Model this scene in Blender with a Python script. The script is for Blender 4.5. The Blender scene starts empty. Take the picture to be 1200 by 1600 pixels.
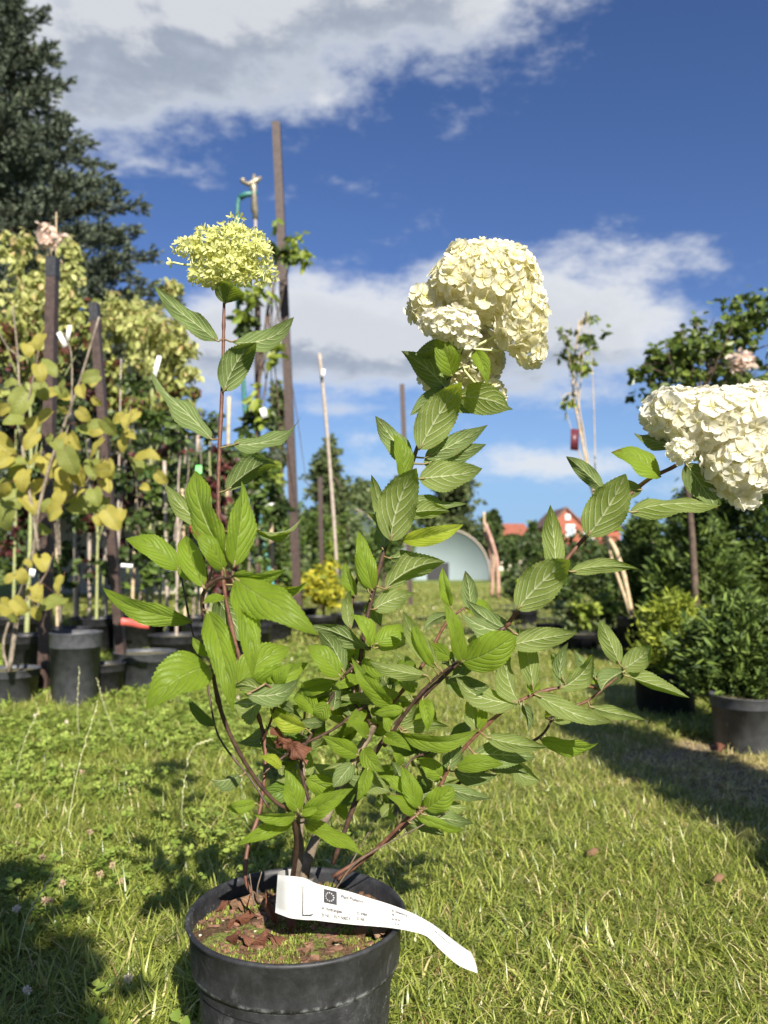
import bpy, math, random
import numpy as np
from mathutils import Vector, Matrix
random.seed(7); rng = np.random.default_rng(7)
R = math.radians
S = bpy.context.scene
COL = S.collection
# ---------------------------------------------------------------- camera
EYE = Vector((0, 0, 0.615)); F = 1200.0; TH = math.atan(80/1200)
cd = bpy.data.cameras.new('camera'); cam = bpy.data.objects.new('camera', cd); COL.objects.link(cam)
cam.location = EYE; cam.rotation_euler = (R(90)+TH, 0, 0)
cd.sensor_fit = 'VERTICAL'; cd.sensor_height = 36; cd.lens = 27; cd.clip_end = 2000; cd.clip_start = .02
cd.dof.use_dof = True; cd.dof.focus_distance = 0.90; cd.dof.aperture_fstop = 6.0
S.camera = cam
# ---------------------------------------------------------------- sun and sky
SUN_EL = R(34); SDIR = Vector((.30, -.954, 0)).normalized()      # horizontal direction towards the sun
SV = Vector((SDIR.x*math.cos(SUN_EL), SDIR.y*math.cos(SUN_EL), math.sin(SUN_EL)))
sl = bpy.data.lights.new('sun', 'SUN'); sl.energy = 5.0; sl.angle = R(.5); sl.color = (1, .94, .84)
so = bpy.data.objects.new('sun', sl); COL.objects.link(so); so.rotation_euler = SV.to_track_quat('Z', 'Y').to_euler()
so.location = (3, -6, 6)
S.view_settings.view_transform = 'Standard'; S.view_settings.look = 'None'
S.view_settings.exposure = 0.97; S.view_settings.gamma = 1; S.view_settings.use_curve_mapping = False
S.render.engine = 'CYCLES'; S.cycles.use_denoising = True; S.cycles.max_bounces = 8
S.cycles.transparent_max_bounces = 8; S.cycles.transmission_bounces = 6

class NG:
    """tiny node-graph writer"""
    def __init__(s, nt): s.nt = nt; s.nt.nodes.clear()
    def n(s, t, **k):
        x = s.nt.nodes.new(t)
        for a, b in k.items(): setattr(x, a, b)
        return x
    def put(s, sock, v):
        if isinstance(v, bpy.types.NodeSocket): s.nt.links.new(v, sock)
        elif v is not None: sock.default_value = v
    def m(s, op, a, b=None, c=None, clamp=False):
        x = s.n('ShaderNodeMath', operation=op, use_clamp=clamp)
        s.put(x.inputs[0], a)
        if b is not None: s.put(x.inputs[1], b)
        if c is not None: s.put(x.inputs[2], c)
        return x.outputs[0]
    def sstep(s, v, lo, hi, a=0., b=1.):
        x = s.n('ShaderNodeMapRange', interpolation_type='SMOOTHSTEP')
        s.put(x.inputs[0], v)
        for i, q in enumerate((lo, hi, a, b)): s.put(x.inputs[i+1], q)
        return x.outputs[0]
    def mix(s, f, a, b, bt='MIX'):
        x = s.n('ShaderNodeMix', data_type='RGBA', blend_type=bt)
        s.put(x.inputs[0], f)
        s.put(x.inputs[6], a if isinstance(a, bpy.types.NodeSocket) else tuple(a)+(1,)*(4-len(a)))
        s.put(x.inputs[7], b if isinstance(b, bpy.types.NodeSocket) else tuple(b)+(1,)*(4-len(b)))
        return x.outputs[2]
    def noise(s, vec, scale, detail=3, rough=.5, dist=0.):
        x = s.n('ShaderNodeTexNoise'); s.put(x.inputs['Vector'], vec) if vec is not None else None
        x.inputs['Scale'].default_value = scale; x.inputs['Detail'].default_value = detail
        x.inputs['Roughness'].default_value = rough; x.inputs['Distortion'].default_value = dist
        return x.outputs['Fac']
    def bump(s, h, strength=.5, dist=.01, normal=None):
        x = s.n('ShaderNodeBump'); x.inputs['Strength'].default_value = strength; x.inputs['Distance'].default_value = dist
        s.put(x.inputs['Height'], h)
        if normal is not None: s.put(x.inputs['Normal'], normal)
        return x.outputs[0]

wd = bpy.data.worlds.new('World'); S.world = wd; wd.use_nodes = True
g = NG(wd.node_tree)
sky = g.n('ShaderNodeTexSky', sky_type='NISHITA'); sky.sun_disc = False
sky.sun_elevation = SUN_EL; sky.sun_rotation = math.atan2(SDIR.x, SDIR.y)
sky.air_density = 1.0; sky.dust_density = .35; sky.ozone_density = 2.6; sky.altitude = 100
tc = g.n('ShaderNodeTexCoord')
def world_density(off):
    vec = g.n('ShaderNodeVectorMath', operation='ADD'); g.put(vec.inputs[0], tc.outputs['Generated']); vec.inputs[1].default_value = off
    sep = g.n('ShaderNodeSeparateXYZ'); g.put(sep.inputs[0], vec.outputs[0])
    ay = g.m('MAXIMUM', g.m('ABSOLUTE', sep.outputs[1]), .12)
    X = g.m('DIVIDE', sep.outputs[0], ay); Z = g.m('DIVIDE', sep.outputs[2], ay)
    sc_ = g.n('ShaderNodeVectorMath', operation='MULTIPLY'); g.put(sc_.inputs[0], vec.outputs[0]); sc_.inputs[1].default_value = (1, 1, 2.1)
    n1 = g.noise(sc_.outputs[0], 4.0, 10, .64, .2)
    n2 = g.noise(sc_.outputs[0], 15, 6, .65, .1)
    acc = g.m('ADD', g.m('MULTIPLY', g.m('SUBTRACT', n1, .5), .95), g.m('MULTIPLY', g.m('SUBTRACT', n2, .5), .50))
    acc = g.m('SUBTRACT', acc, .155)
    for (px, py, sx, sy, a) in CLOUDS:
        x0 = (px-600)/F; z0 = math.tan(TH+math.atan((800-py)/F))
        dx = g.m('MULTIPLY', g.m('SUBTRACT', X, x0), F/sx); dz = g.m('MULTIPLY', g.m('SUBTRACT', Z, z0), F/sy)
        q = g.m('ADD', g.m('MULTIPLY', dx, dx), g.m('MULTIPLY', dz, dz))
        acc = g.m('ADD', acc, g.m('MULTIPLY', g.m('EXPONENT', g.m('MULTIPLY', q, -1)), a))
    return acc
CLOUDS = [(130, 60, 330, 190, .46), (480, 20, 330, 130, .40), (700, -60, 200, 120, .34), (330, 150, 240, 60, .16), (1000, 120, 260, 150, -.1),
          (430, 510, 190, 80, .46), (640, 550, 280, 75, .42), (800, 430, 200, 65, .36), (900, 510, 200, 65, .40), (1060, 400, 130, 50, .30), (960, 340, 90, 20, .10),
          (870, 615, 150, 24, .18), (640, 360, 70, 30, .14), (350, 560, 90, 70, .2), (840, 725, 140, 28, .38), (520, 640, 50, 12, .2), (600, 735, 90, 16, .2), (1000, 760, 120, 12, .12)]
dens = world_density((0, 0, 0)); dens_up = world_density((.012, 0, .045))
mask = g.sstep(dens, -.09, .25)
thick = g.sstep(dens, .02, .44)
lit = g.sstep(g.m('SUBTRACT', dens, dens_up), -.10, .13)
ccol = g.mix(thick, (5.9, 6.25, 6.8), (2.9, 3.3, 4.0))
ccol = g.mix(g.m('MULTIPLY', lit, .60), ccol, (7.2, 7.25, 7.3))
hs = g.n('ShaderNodeHueSaturation'); hs.inputs['Saturation'].default_value = 1.16; hs.inputs['Value'].default_value = .72
g.put(hs.inputs['Color'], sky.outputs[0])
sepd = g.n('ShaderNodeSeparateXYZ'); g.put(sepd.inputs[0], tc.outputs['Generated'])
low = g.sstep(sepd.outputs[2], .34, -.02)                      # the clear air stays blue down to the horizon
clear = g.mix(1.0, hs.outputs[0], (1.16, 1.04, 1.26), 'MULTIPLY')
clear = g.mix(g.m('MULTIPLY', low, .92), clear, (2.15, 4.05, 6.5))
fin = g.mix(g.m('MULTIPLY', mask, .93), clear, ccol)
bg = g.n('ShaderNodeBackground'); bg.inputs[1].default_value = .066; g.put(bg.inputs[0], fin)
wo_ = g.n('ShaderNodeOutputWorld'); g.put(wo_.inputs[0], bg.outputs[0])

# ---------------------------------------------------------------- helpers
def P(px, py, Y):
    u = (px-600)/F; v = (800-py)/F
    dy = math.cos(TH)-v*math.sin(TH); dz = math.sin(TH)+v*math.cos(TH)
    t = Y/dy
    return Vector((u*t, Y, EYE.z+dz*t))
WO = {}
def tag(o, label=None, cat=None, group=None, kind=None):
    if label: o['label'] = label
    if cat: o['category'] = cat
    if group: o['group'] = group
    if kind: o['kind'] = kind
    return o
def thing(name, loc, label, cat, group=None):
    o = bpy.data.objects.new(name, None); o.empty_display_size = .1; COL.objects.link(o); o.location = loc
    WO[o.name] = Vector(loc); return tag(o, label, cat, group)
def link(name, me, parent=None, origin=None, rot=None, scale=None):
    o = bpy.data.objects.new(name, me); COL.objects.link(o)
    po = WO[parent.name] if parent else Vector((0, 0, 0))
    og = Vector(origin) if origin is not None else po
    if parent: o.parent = parent
    o.location = og-po; WO[o.name] = og
    if rot is not None: o.rotation_mode = 'QUATERNION'; o.rotation_quaternion = rot
    if scale is not None: o.scale = (scale,)*3
    return o
def mesh(V, Fc, mats, smooth=True, origin=(0, 0, 0), uv=None, midx=None, col=None, name='mesh'):
    me = bpy.data.meshes.new(name)
    V = np.asarray(V, dtype=np.float64)-np.array(origin)
    if isinstance(Fc, np.ndarray):
        n, k = Fc.shape
        me.vertices.add(len(V)); me.vertices.foreach_set('co', V.astype(np.float32).ravel())
        me.loops.add(n*k); me.loops.foreach_set('vertex_index', Fc.astype(np.int32).ravel())
        me.polygons.add(n); me.polygons.foreach_set('loop_start', np.arange(0, n*k, k, dtype=np.int32))
        me.polygons.foreach_set('loop_total', np.full(n, k, dtype=np.int32))
        me.update(calc_edges=True)
    else:
        me.from_pydata([tuple(v) for v in V], [], Fc)
    for m_ in (mats if isinstance(mats, (list, tuple)) else [mats]): me.materials.append(m_)
    if midx is not None: me.polygons.foreach_set('material_index', np.asarray(midx, dtype=np.int32))
    me.polygons.foreach_set('use_smooth', np.full(len(me.polygons), bool(smooth)))
    if uv is not None:
        ul = me.uv_layers.new(name='UVMap'); li = np.empty(len(me.loops), dtype=np.int32); me.loops.foreach_get('vertex_index', li)
        ul.data.foreach_set('uv', np.asarray(uv, dtype=np.float32)[li].ravel())
    if col is not None:
        ca = me.color_attributes.new('tint', 'FLOAT_COLOR', 'POINT')
        c = np.ones((len(V), 4), dtype=np.float32); c[:, :3] = np.asarray(col)
        ca.data.foreach_set('color', c.ravel())
    me.validate(); me.update()
    return me
class MB:
    def __init__(s): s.v = []; s.f = []; s.mi = []
    def add(s, vs, fs, mi=0):
        b = len(s.v); s.v += [tuple(v) for v in vs]; s.f += [tuple(i+b for i in f) for f in fs]; s.mi += [mi]*len(fs)
    def tube(s, pts, rad, n=7, mi=0, cap=True):
        pts = [Vector(p) for p in pts]; N = len(pts)
        if not hasattr(rad, '__len__'): rad = [rad]*N
        vs = []; ref = None
        for i, p in enumerate(pts):
            t = (pts[min(i+1, N-1)]-pts[max(i-1, 0)])
            t = t.normalized() if t.length > 1e-9 else Vector((0, 0, 1))
            if ref is None: ref = t.orthogonal().normalized()
            ref = (ref-t*ref.dot(t)); ref = ref.normalized() if ref.length > 1e-6 else t.orthogonal().normalized()
            b = t.cross(ref)
            for k in range(n):
                a = 2*math.pi*k/n; vs.append(p+(ref*math.cos(a)+b*math.sin(a))*rad[i])
        fs = [(i*n+k, i*n+(k+1) % n, (i+1)*n+(k+1) % n, (i+1)*n+k) for i in range(N-1) for k in range(n)]
        if cap: fs += [tuple(range(n))[::-1], tuple((N-1)*n+k for k in range(n))]
        s.add(vs, fs, mi)
    def box(s, c, d, mi=0, rz=0, M=None):
        c = Vector(c); dx, dy, dz = d[0]/2, d[1]/2, d[2]/2
        vs = [Vector((x*dx, y*dy, z*dz)) for x in (-1, 1) for y in (-1, 1) for z in (-1, 1)]
        m_ = M if M else Matrix.Rotation(rz, 3, 'Z')
        s.add([c+m_ @ v for v in vs], [(0, 1, 3, 2), (4, 6, 7, 5), (0, 4, 5, 1), (2, 3, 7, 6), (0, 2, 6, 4), (1, 5, 7, 3)], mi)
    def lathe(s, c, prof, n=48, mi=0):
        c = Vector(c); vs = [c+Vector((r*math.cos(2*math.pi*k/n), r*math.sin(2*math.pi*k/n), z)) for r, z in prof for k in range(n)]
        s.add(vs, [(i*n+k, i*n+(k+1) % n, (i+1)*n+(k+1) % n, (i+1)*n+k) for i in range(len(prof)-1) for k in range(n)], mi)
    def build(s, name, mats, parent=None, origin=None, smooth=True):
        og = origin if origin is not None else (WO[parent.name] if parent else (0, 0, 0))
        return link(name, mesh(s.v, s.f, mats, smooth, og, midx=s.mi, name=name), parent, og)
def catmull(pts, sub=6):
    pts = [np.array(p, dtype=float) for p in pts]; out = []
    n = len(pts)
    for i in range(n-1):
        p0 = pts[i-1] if i else 2*pts[0]-pts[1]; p1, p2 = pts[i], pts[i+1]; p3 = pts[i+2] if i+2 < n else 2*pts[-1]-pts[-2]
        for k in range(sub):
            t = k/sub
            out.append(.5*((2*p1)+(-p0+p2)*t+(2*p0-5*p1+4*p2-p3)*t*t+(-p0+3*p1-3*p2+p3)*t**3))
    out.append(pts[-1]); return out

# ---------------------------------------------------------------- materials
def newmat(name):
    m_ = bpy.data.materials.new(name); m_.use_nodes = True
    g = NG(m_.node_tree); g.out = g.n('ShaderNodeOutputMaterial'); return m_, g
def princ(g, col, rough=.6, spec=.4, normal=None, metal=0., sss=0):
    b = g.n('ShaderNodeBsdfPrincipled')
    g.put(b.inputs['Base Color'], col if isinstance(col, bpy.types.NodeSocket) else tuple(col)+(1,)*(4-len(col)))
    g.put(b.inputs['Roughness'], rough); b.inputs['Metallic'].default_value = metal
    g.put(b.inputs['Specular IOR Level'], spec)
    if normal is not None: g.put(b.inputs['Normal'], normal)
    return b.outputs[0]
def simple(name, c1, c2=None, rough=.7, scale=20, bump=.2, bd=.004, spec=.4, metal=0., detail=5):
    m_, g = newmat(name); t = g.n('ShaderNodeTexCoord')
    nz = g.noise(t.outputs['Object'], scale, detail, .6)
    c = g.mix(g.sstep(nz, .3, .7), c1, c2 or c1)
    g.put(g.out.inputs[0], princ(g, c, rough, spec, g.bump(nz, bump, bd) if bump else None, metal)); return m_
def foliage(name, c1, c2, trans=.35, rough=.5, spec=.4, tcol=None, nscale=2.0, attr=False, c3=None, p3=.1):
    """leaves as a mass: colour varies from leaf to leaf by the 'tint' attribute"""
    m_, g = newmat(name)
    a = g.n('ShaderNodeAttribute', attribute_name='tint'); sp = g.n('ShaderNodeSeparateColor'); g.put(sp.inputs[0], a.outputs['Color'])
    c = g.mix(sp.outputs[0], c1, c2)
    if c3: c = g.mix(g.m('GREATER_THAN', sp.outputs[1], 1-p3), c, c3)
    br = g.m('ADD', .75, g.m('MULTIPLY', sp.outputs[2], .5))
    v = g.n('ShaderNodeVectorMath', operation='SCALE'); g.put(v.inputs[0], c); g.put(v.inputs['Scale'], br)
    d = princ(g, v.outputs[0], rough, spec)
    t = g.n('ShaderNodeBsdfTranslucent'); g.put(t.inputs[0], g.mix(.5, v.outputs[0], tcol or c2))
    mx = g.n('ShaderNodeMixShader'); mx.inputs[0].default_value = trans
    g.put(mx.inputs[1], d); g.put(mx.inputs[2], t.outputs[0]); g.put(g.out.inputs[0], mx.outputs[0]); return m_
def leafmat(name, top, under, trans_col, vein_top=(.22, .30, .08), vein_under=(.42, .50, .24), nv=6.0, trans=.46, vk=.70, rough=.45, ang=.28, spec=.35, bst=.75, edge=None):
    m_, g = newmat(name)
    uv = g.n('ShaderNodeUVMap'); sp = g.n('ShaderNodeSeparateXYZ'); g.put(sp.inputs[0], uv.outputs[0])
    u = sp.outputs[0]; v = g.m('SUBTRACT', g.m('MULTIPLY', sp.outputs[1], 2), 1); av = g.m('ABSOLUTE', v)
    oi = g.n('ShaderNodeObjectInfo'); tcn = g.n('ShaderNodeTexCoord')
    wob = g.m('MULTIPLY', g.m('SUBTRACT', g.noise(tcn.outputs['Object'], 60, 2), .5), .035)
    s_ = g.m('SUBTRACT', g.m('SUBTRACT', u, g.m('MULTIPLY', av, ang)), g.m('MULTIPLY', g.m('MULTIPLY', av, av), .26))
    s_ = g.m('MULTIPLY', g.m('ADD', s_, wob), nv)
    fr = g.m('ABSOLUTE', g.m('SUBTRACT', g.m('FRACT', s_), .5)); tri = g.m('MULTIPLY', fr, 2)
    fade = g.sstep(av, 1.0, .8)
    vein = g.m('MULTIPLY', g.sstep(tri, .78, .93), fade)
    mid = g.sstep(av, .085, .03)
    # tertiary veins: rungs between the laterals
    rung = g.m('MULTIPLY', g.m('ADD', av, g.m('MULTIPLY', u, .25)), 15)
    rung = g.m('ADD', rung, g.m('MULTIPLY', g.noise(tcn.outputs['Object'], 240, 2), 2.2))
    rt = g.m('MULTIPLY', g.m('ABSOLUTE', g.m('SUBTRACT', g.m('FRACT', rung), .5)), 2)
    rungm = g.sstep(rt, .7, 1.0)
    allv = g.m('MAXIMUM', vein, mid)
    geo = g.n('ShaderNodeNewGeometry'); back = geo.outputs['Backfacing']
    rnd = oi.outputs['Random']
    topc = g.mix(g.m('MULTIPLY', rnd, .55), top, tuple(c*1.35 for c in top))
    nz = g.noise(tcn.outputs['Object'], 35, 4, .6)
    topc = g.mix(g.m('MULTIPLY', g.sstep(nz, .35, .7), .35), topc, tuple(c*.72 for c in top))
    topc = g.mix(g.m('MULTIPLY', allv, vk*.55), topc, vein_top)
    undc = g.mix(g.m('MULTIPLY', rungm, .22), under, vein_under)
    undc = g.mix(g.m('MULTIPLY', allv, min(1, vk*1.3)), undc, vein_under)
    undc = g.mix(g.m('MULTIPLY', g.sstep(nz, .35, .7), .25), undc, tuple(c*.75 for c in under))
    col = g.mix(back, topc, undc)
    sn = g.noise(tcn.outputs['Object'], 85, 3, .6)
    sel = g.m('GREATER_THAN', g.m('FRACT', g.m('MULTIPLY', rnd, 7.3)), .45)
    spot = g.m('MULTIPLY', g.sstep(g.m('ADD', sn, g.m('MULTIPLY', g.sstep(u, .75, 1.0), .16)), .70, .76), sel)
    spot = g.m('MAXIMUM', spot, g.m('MULTIPLY', g.m('MULTIPLY', g.sstep(av, .90, 1.0), sel), g.sstep(sn, .52, .60)))
    col = g.mix(g.m('MULTIPLY', spot, .8), col, (.20, .11, .04))
    if edge: col = g.mix(g.m('MULTIPLY', g.sstep(av, .93, 1.0), .5), col, edge)
    h = g.m('ADD', g.m('MULTIPLY', g.m('POWER', tri, 4), -.8), g.m('MULTIPLY', mid, -1.2))
    h = g.m('ADD', h, g.m('MULTIPLY', rungm, -.22))
    bp = g.bump(h, bst, .0016)
    d = princ(g, col, g.m('ADD', rough, g.m('MULTIPLY', back, .25)), spec, bp)
    t = g.n('ShaderNodeBsdfTranslucent'); g.put(t.inputs[0], g.mix(g.m('MULTIPLY', allv, .35), g.mix(g.m('MULTIPLY', rnd, .5), trans_col, tuple(c*1.3 for c in trans_col)), tuple(c*.6 for c in trans_col))); g.put(t.inputs[1], bp)
    mx = g.n('ShaderNodeMixShader'); mx.inputs[0].default_value = trans
    g.put(mx.inputs[1], d); g.put(mx.inputs[2], t.outputs[0]); g.put(g.out.inputs[0], mx.outputs[0]); return m_
M = {}
M['leaf'] = leafmat('hydrangea_leaf', (.180, .265, .022), (.195, .250, .060), (.54, .68, .04), vein_top=(.34, .42, .12), vein_under=(.60, .64, .36))
M['leaf_dark'] = leafmat('hydrangea_leaf_painted_shade', (.095, .160, .018), (.125, .180, .045), (.32, .44, .04), trans=.28, vein_under=(.46, .51, .26))  # darker copy of the leaf colour: painted shade, also mixed in at random
M['leaf_lime'] = leafmat('hydrangea_leaf_yellowing', (.30, .37, .03), (.34, .40, .11), (.60, .66, .05))
M['yleaf'] = leafmat('linden_leaf_yellow', (.42, .37, .07), (.44, .41, .14), (.58, .50, .08), vein_top=(.56, .55, .26), vein_under=(.62, .58, .30), nv=6, vk=.6, bst=.7)
M['yleaf2'] = leafmat('linden_leaf_green', (.24, .27, .06), (.30, .33, .13), (.44, .45, .08), vein_top=(.42, .46, .22), vein_under=(.52, .52, .28), nv=6, vk=.6, bst=.7)
M['stem'] = simple('hydrangea_stem', (.085, .034, .022), (.17, .080, .048), .5, 160, .25, .0006)
M['wood'] = simple('hydrangea_old_wood', (.085, .062, .042), (.20, .155, .108), .85, 70, .6, .0015)
M['stem_dark'] = simple('hydrangea_dark_stem', (.035, .020, .015), (.085, .045, .030), .5, 160, .25, .0006)
M['petiole'] = simple('petiole', (.17, .085, .055), (.24, .23, .08), .5, 60, 0)
# ---------------------------------------------------------------- lawn
def vnoise(x, y, s, seed=0):
    """cheap smooth value noise on arrays"""
    r = np.random.default_rng(seed); T = r.random((64, 64))
    x = np.asarray(x)*s+100; y = np.asarray(y)*s+100
    xi = np.floor(x).astype(int); yi = np.floor(y).astype(int); fx = x-xi; fy = y-yi
    fx = fx*fx*(3-2*fx); fy = fy*fy*(3-2*fy)
    a = T[xi % 64, yi % 64]; b = T[(xi+1) % 64, yi % 64]; c = T[xi % 64, (yi+1) % 64]; d = T[(xi+1) % 64, (yi+1) % 64]
    return (a*(1-fx)+b*fx)*(1-fy)+(c*(1-fx)+d*fx)*fy
m_, g = newmat('lawn_soil'); t = g.n('ShaderNodeTexCoord')
n1 = g.noise(t.outputs['Object'], 1.3, 6, .6); n2 = g.noise(t.outputs['Object'], 90, 4, .7)
c = g.mix(n2, (.035, .042, .014), (.10, .10, .035)); c = g.mix(g.sstep(n1, .4, .7), c, g.mix(n2, (.07, .085, .02), (.15, .15, .05)))
# beyond the modelled blades the turf keeps the blades' own mean colour
geo = g.n('ShaderNodeNewGeometry'); sp = g.n('ShaderNodeSeparateXYZ'); g.put(sp.inputs[0], geo.outputs['Position'])
c = g.mix(g.sstep(sp.outputs[1], 9, 16), c, g.mix(n2, (.12, .16, .035), (.20, .24, .06)))
g.put(g.out.inputs[0], princ(g, c, .95, .1, g.bump(n2, .6, .01))); M['soil_lawn'] = m_
mb = MB()
gx = [-400, -60, -20, -8, -4, -2, 0, 2, 4, 8, 20, 60, 400]; gy = [-60, -20, -5, -2, 0, 1, 2, 4, 8, 16, 40, 120, 900]
mb.add([(x, y, 0) for y in gy for x in gx], [(j*13+i, j*13+i+1, (j+1)*13+i+1, (j+1)*13+i) for j in range(12) for i in range(12)])
tag(mb.build('lawn', M['soil_lawn'], smooth=False), kind='structure')

m_, g = newmat('grass_blades')
a = g.n('ShaderNodeAttribute', attribute_name='tint')
oi = g.n('ShaderNodeObjectInfo')
cc = g.mix(g.m('MULTIPLY', oi.outputs['Random'], .25), a.outputs['Color'], (.22, .26, .04))
d = princ(g, cc, .36, .6)
t = g.n('ShaderNodeBsdfTranslucent'); v = g.n('ShaderNodeVectorMath', operation='SCALE'); g.put(v.inputs[0], cc); v.inputs['Scale'].default_value = 1.5
g.put(t.inputs[0], v.outputs[0]); mx = g.n('ShaderNodeMixShader'); mx.inputs[0].default_value = .38
g.put(mx.inputs[1], d); g.put(mx.inputs[2], t.outputs[0]); g.put(g.out.inputs[0], mx.outputs[0]); M['grass'] = m_

def blades(n, rad, hmin, hmax, w, dry, seed, lean=.7, clump=0):
    r = np.random.default_rng(seed)
    if clump:
        cc_ = r.uniform(-rad, rad, (clump, 2)); ci = r.integers(0, clump, n)
        xy = cc_[ci]+r.normal(0, rad*.10, (n, 2))
    else: xy = r.uniform(-rad, rad, (n, 2))
    h = r.uniform(hmin, hmax, n)*(1 + .3*(r.random(n) > .95)); az = r.uniform(0, 6.283, n); ln = r.uniform(.1, 1, n)**1.0*lean*1.35
    ww = w*r.uniform(.6, 1.25, n); dx = np.cos(az); dy = np.sin(az); a0 = r.random(n)**.8*.95*min(lean, 1.3); tw_ = az+1.571+r.normal(0, .5, n); px_ = np.cos(tw_); py_ = np.sin(tw_)
    ts = np.array([0, .35, .7, 1.0]); wt = np.array([1, .9, .6, .05])
    V = np.zeros((n, 8, 3))
    for i, (t_, q) in enumerate(zip(ts, wt)):
        th_ = np.minimum(a0+ln*.8*t_, 1.62); out = h*t_*np.sin(th_); z = np.maximum(h*t_*np.cos(th_), .002)
        cx = xy[:, 0]+dx*out; cy = xy[:, 1]+dy*out
        for s_, k in ((-1, 0), (1, 1)):
            V[:, 2*i+k, 0] = cx+s_*px_*ww*q*.5; V[:, 2*i+k, 1] = cy+s_*py_*ww*q*.5; V[:, 2*i+k, 2] = z
    base = np.arange(n)[:, None]*8
    Fc = np.concatenate([base+np.array([[0, 1, 3, 2]]), base+np.array([[2, 3, 5, 4]]), base+np.array([[4, 5, 7, 6]])])
    g1 = np.array([.105, .155, .020]); g2 = np.array([.46, .50, .11]); y1 = np.array([.70, .60, .30]); b1 = np.array([.30, .20, .09])
    k = r.random((n, 1)); c = g1*(1-k)+g2*k
    dr = r.random(n); c[dr < dry] = y1*(.7+.5*r.random(((dr < dry).sum(), 1))); c[dr < dry*.25] = b1
    Cc = np.repeat(c, 8, axis=0)
    return V.reshape(-1, 3), Fc, Cc
GC = bpy.data.collections.new('grass_patches')
def patch_obj(name, V, Fc, Cc, mat, coll):
    me = mesh(V, Fc, mat, True, col=Cc, name=name); o = bpy.data.objects.new(name, me); coll.objects.link(o)
colls = {}
def patches(key, n, count, *a, **k):
    c = bpy.data.collections.new('patch_'+key); colls[key] = c
    for i in range(n):
        V, Fc, Cc = blades(count, *a, seed=100+i+hash_(key), **k); patch_obj('grass_patch', V, Fc, Cc, M['grass'], c)
def hash_(s): return sum(ord(ch)*(i+3) for i, ch in enumerate(s)) % 997
patches('lush', 4, 560, .085, .026, .060, .0030, .07, lean=1.30)
patches('dry', 4, 640, .085, .022, .052, .0026, .15, lean=1.7)
patches('tall', 3, 60, .06, .045, .080, .0034, .08, lean=1.0, clump=3)
patches('far', 4, 620, .30, .022, .045, .009, .16, lean=1.4)
patches('thatch', 3, 420, .085, .014, .035, .0022, .8, lean=1.6)
# clover
def clover_patch(n, rad, seed):
    r = np.random.default_rng(seed); V = []; Fs = []; C = []
    for i in range(n):
        x, y = r.uniform(-rad, rad, 2); h = r.uniform(.02, .045); s = r.uniform(.006, .0105); a0 = r.uniform(0, 6.28)
        tx, ty = r.normal(0, .35, 2); nrm = Vector((tx, ty, 1)).normalized(); e1 = nrm.orthogonal().normalized(); e2 = nrm.cross(e1)
        c = Vector((x, y, h)); kk = r.random(); colr = np.array([.14, .21, .03])*(1-kk)+np.array([.32, .40, .08])*kk
        for k in range(3):
            a = a0+k*2.094; d = e1*math.cos(a)+e2*math.sin(a); q = d.cross(nrm); b = len(V)
            for (u_, v_, z_) in ((.05, 0, 0), (.6, .52, .12), (1.15, .52, .16), (1.25, 0, .02), (1.15, -.52, .16), (.6, -.52, .12), (.65, 0, -.05)):
                V.append(c+d*(u_*s)+q*(v_*s)+nrm*(z_*s)); C.append(colr)
            Fs += [(b, b+1, b+6), (b+1, b+2, b+6), (b+2, b+3, b+6), (b+3, b+4, b+6), (b+4, b+5, b+6), (b+5, b, b+6)]
        b = len(V); w = .0006
        V += [Vector((x-w, y, 0)), Vector((x+w, y, 0)), c]; C += [colr]*3; Fs.append((b, b+1, b+2))
    return np.array([tuple(v) for v in V]), np.array(Fs), np.array(C)
m_, g = newmat('clover_leaf'); a = g.n('ShaderNodeAttribute', attribute_name='tint')
d = princ(g, a.outputs['Color'], .5, .35); t = g.n('ShaderNodeBsdfTranslucent'); g.put(t.inputs[0], g.mix(.5, a.outputs['Color'], (.25, .4, .05)))
mx = g.n('ShaderNodeMixShader'); mx.inputs[0].default_value = .3; g.put(mx.inputs[1], d); g.put(mx.inputs[2], t.outputs[0]); g.put(g.out.inputs[0], mx.outputs[0]); M['clover'] = m_
colls['clover'] = bpy.data.collections.new('patch_clover')
for i in range(4):
    V, Fc, Cc = clover_patch(34, .10, 50+i); patch_obj('clover_patch', V, Fc, Cc, M['clover'], colls['clover'])

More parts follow.
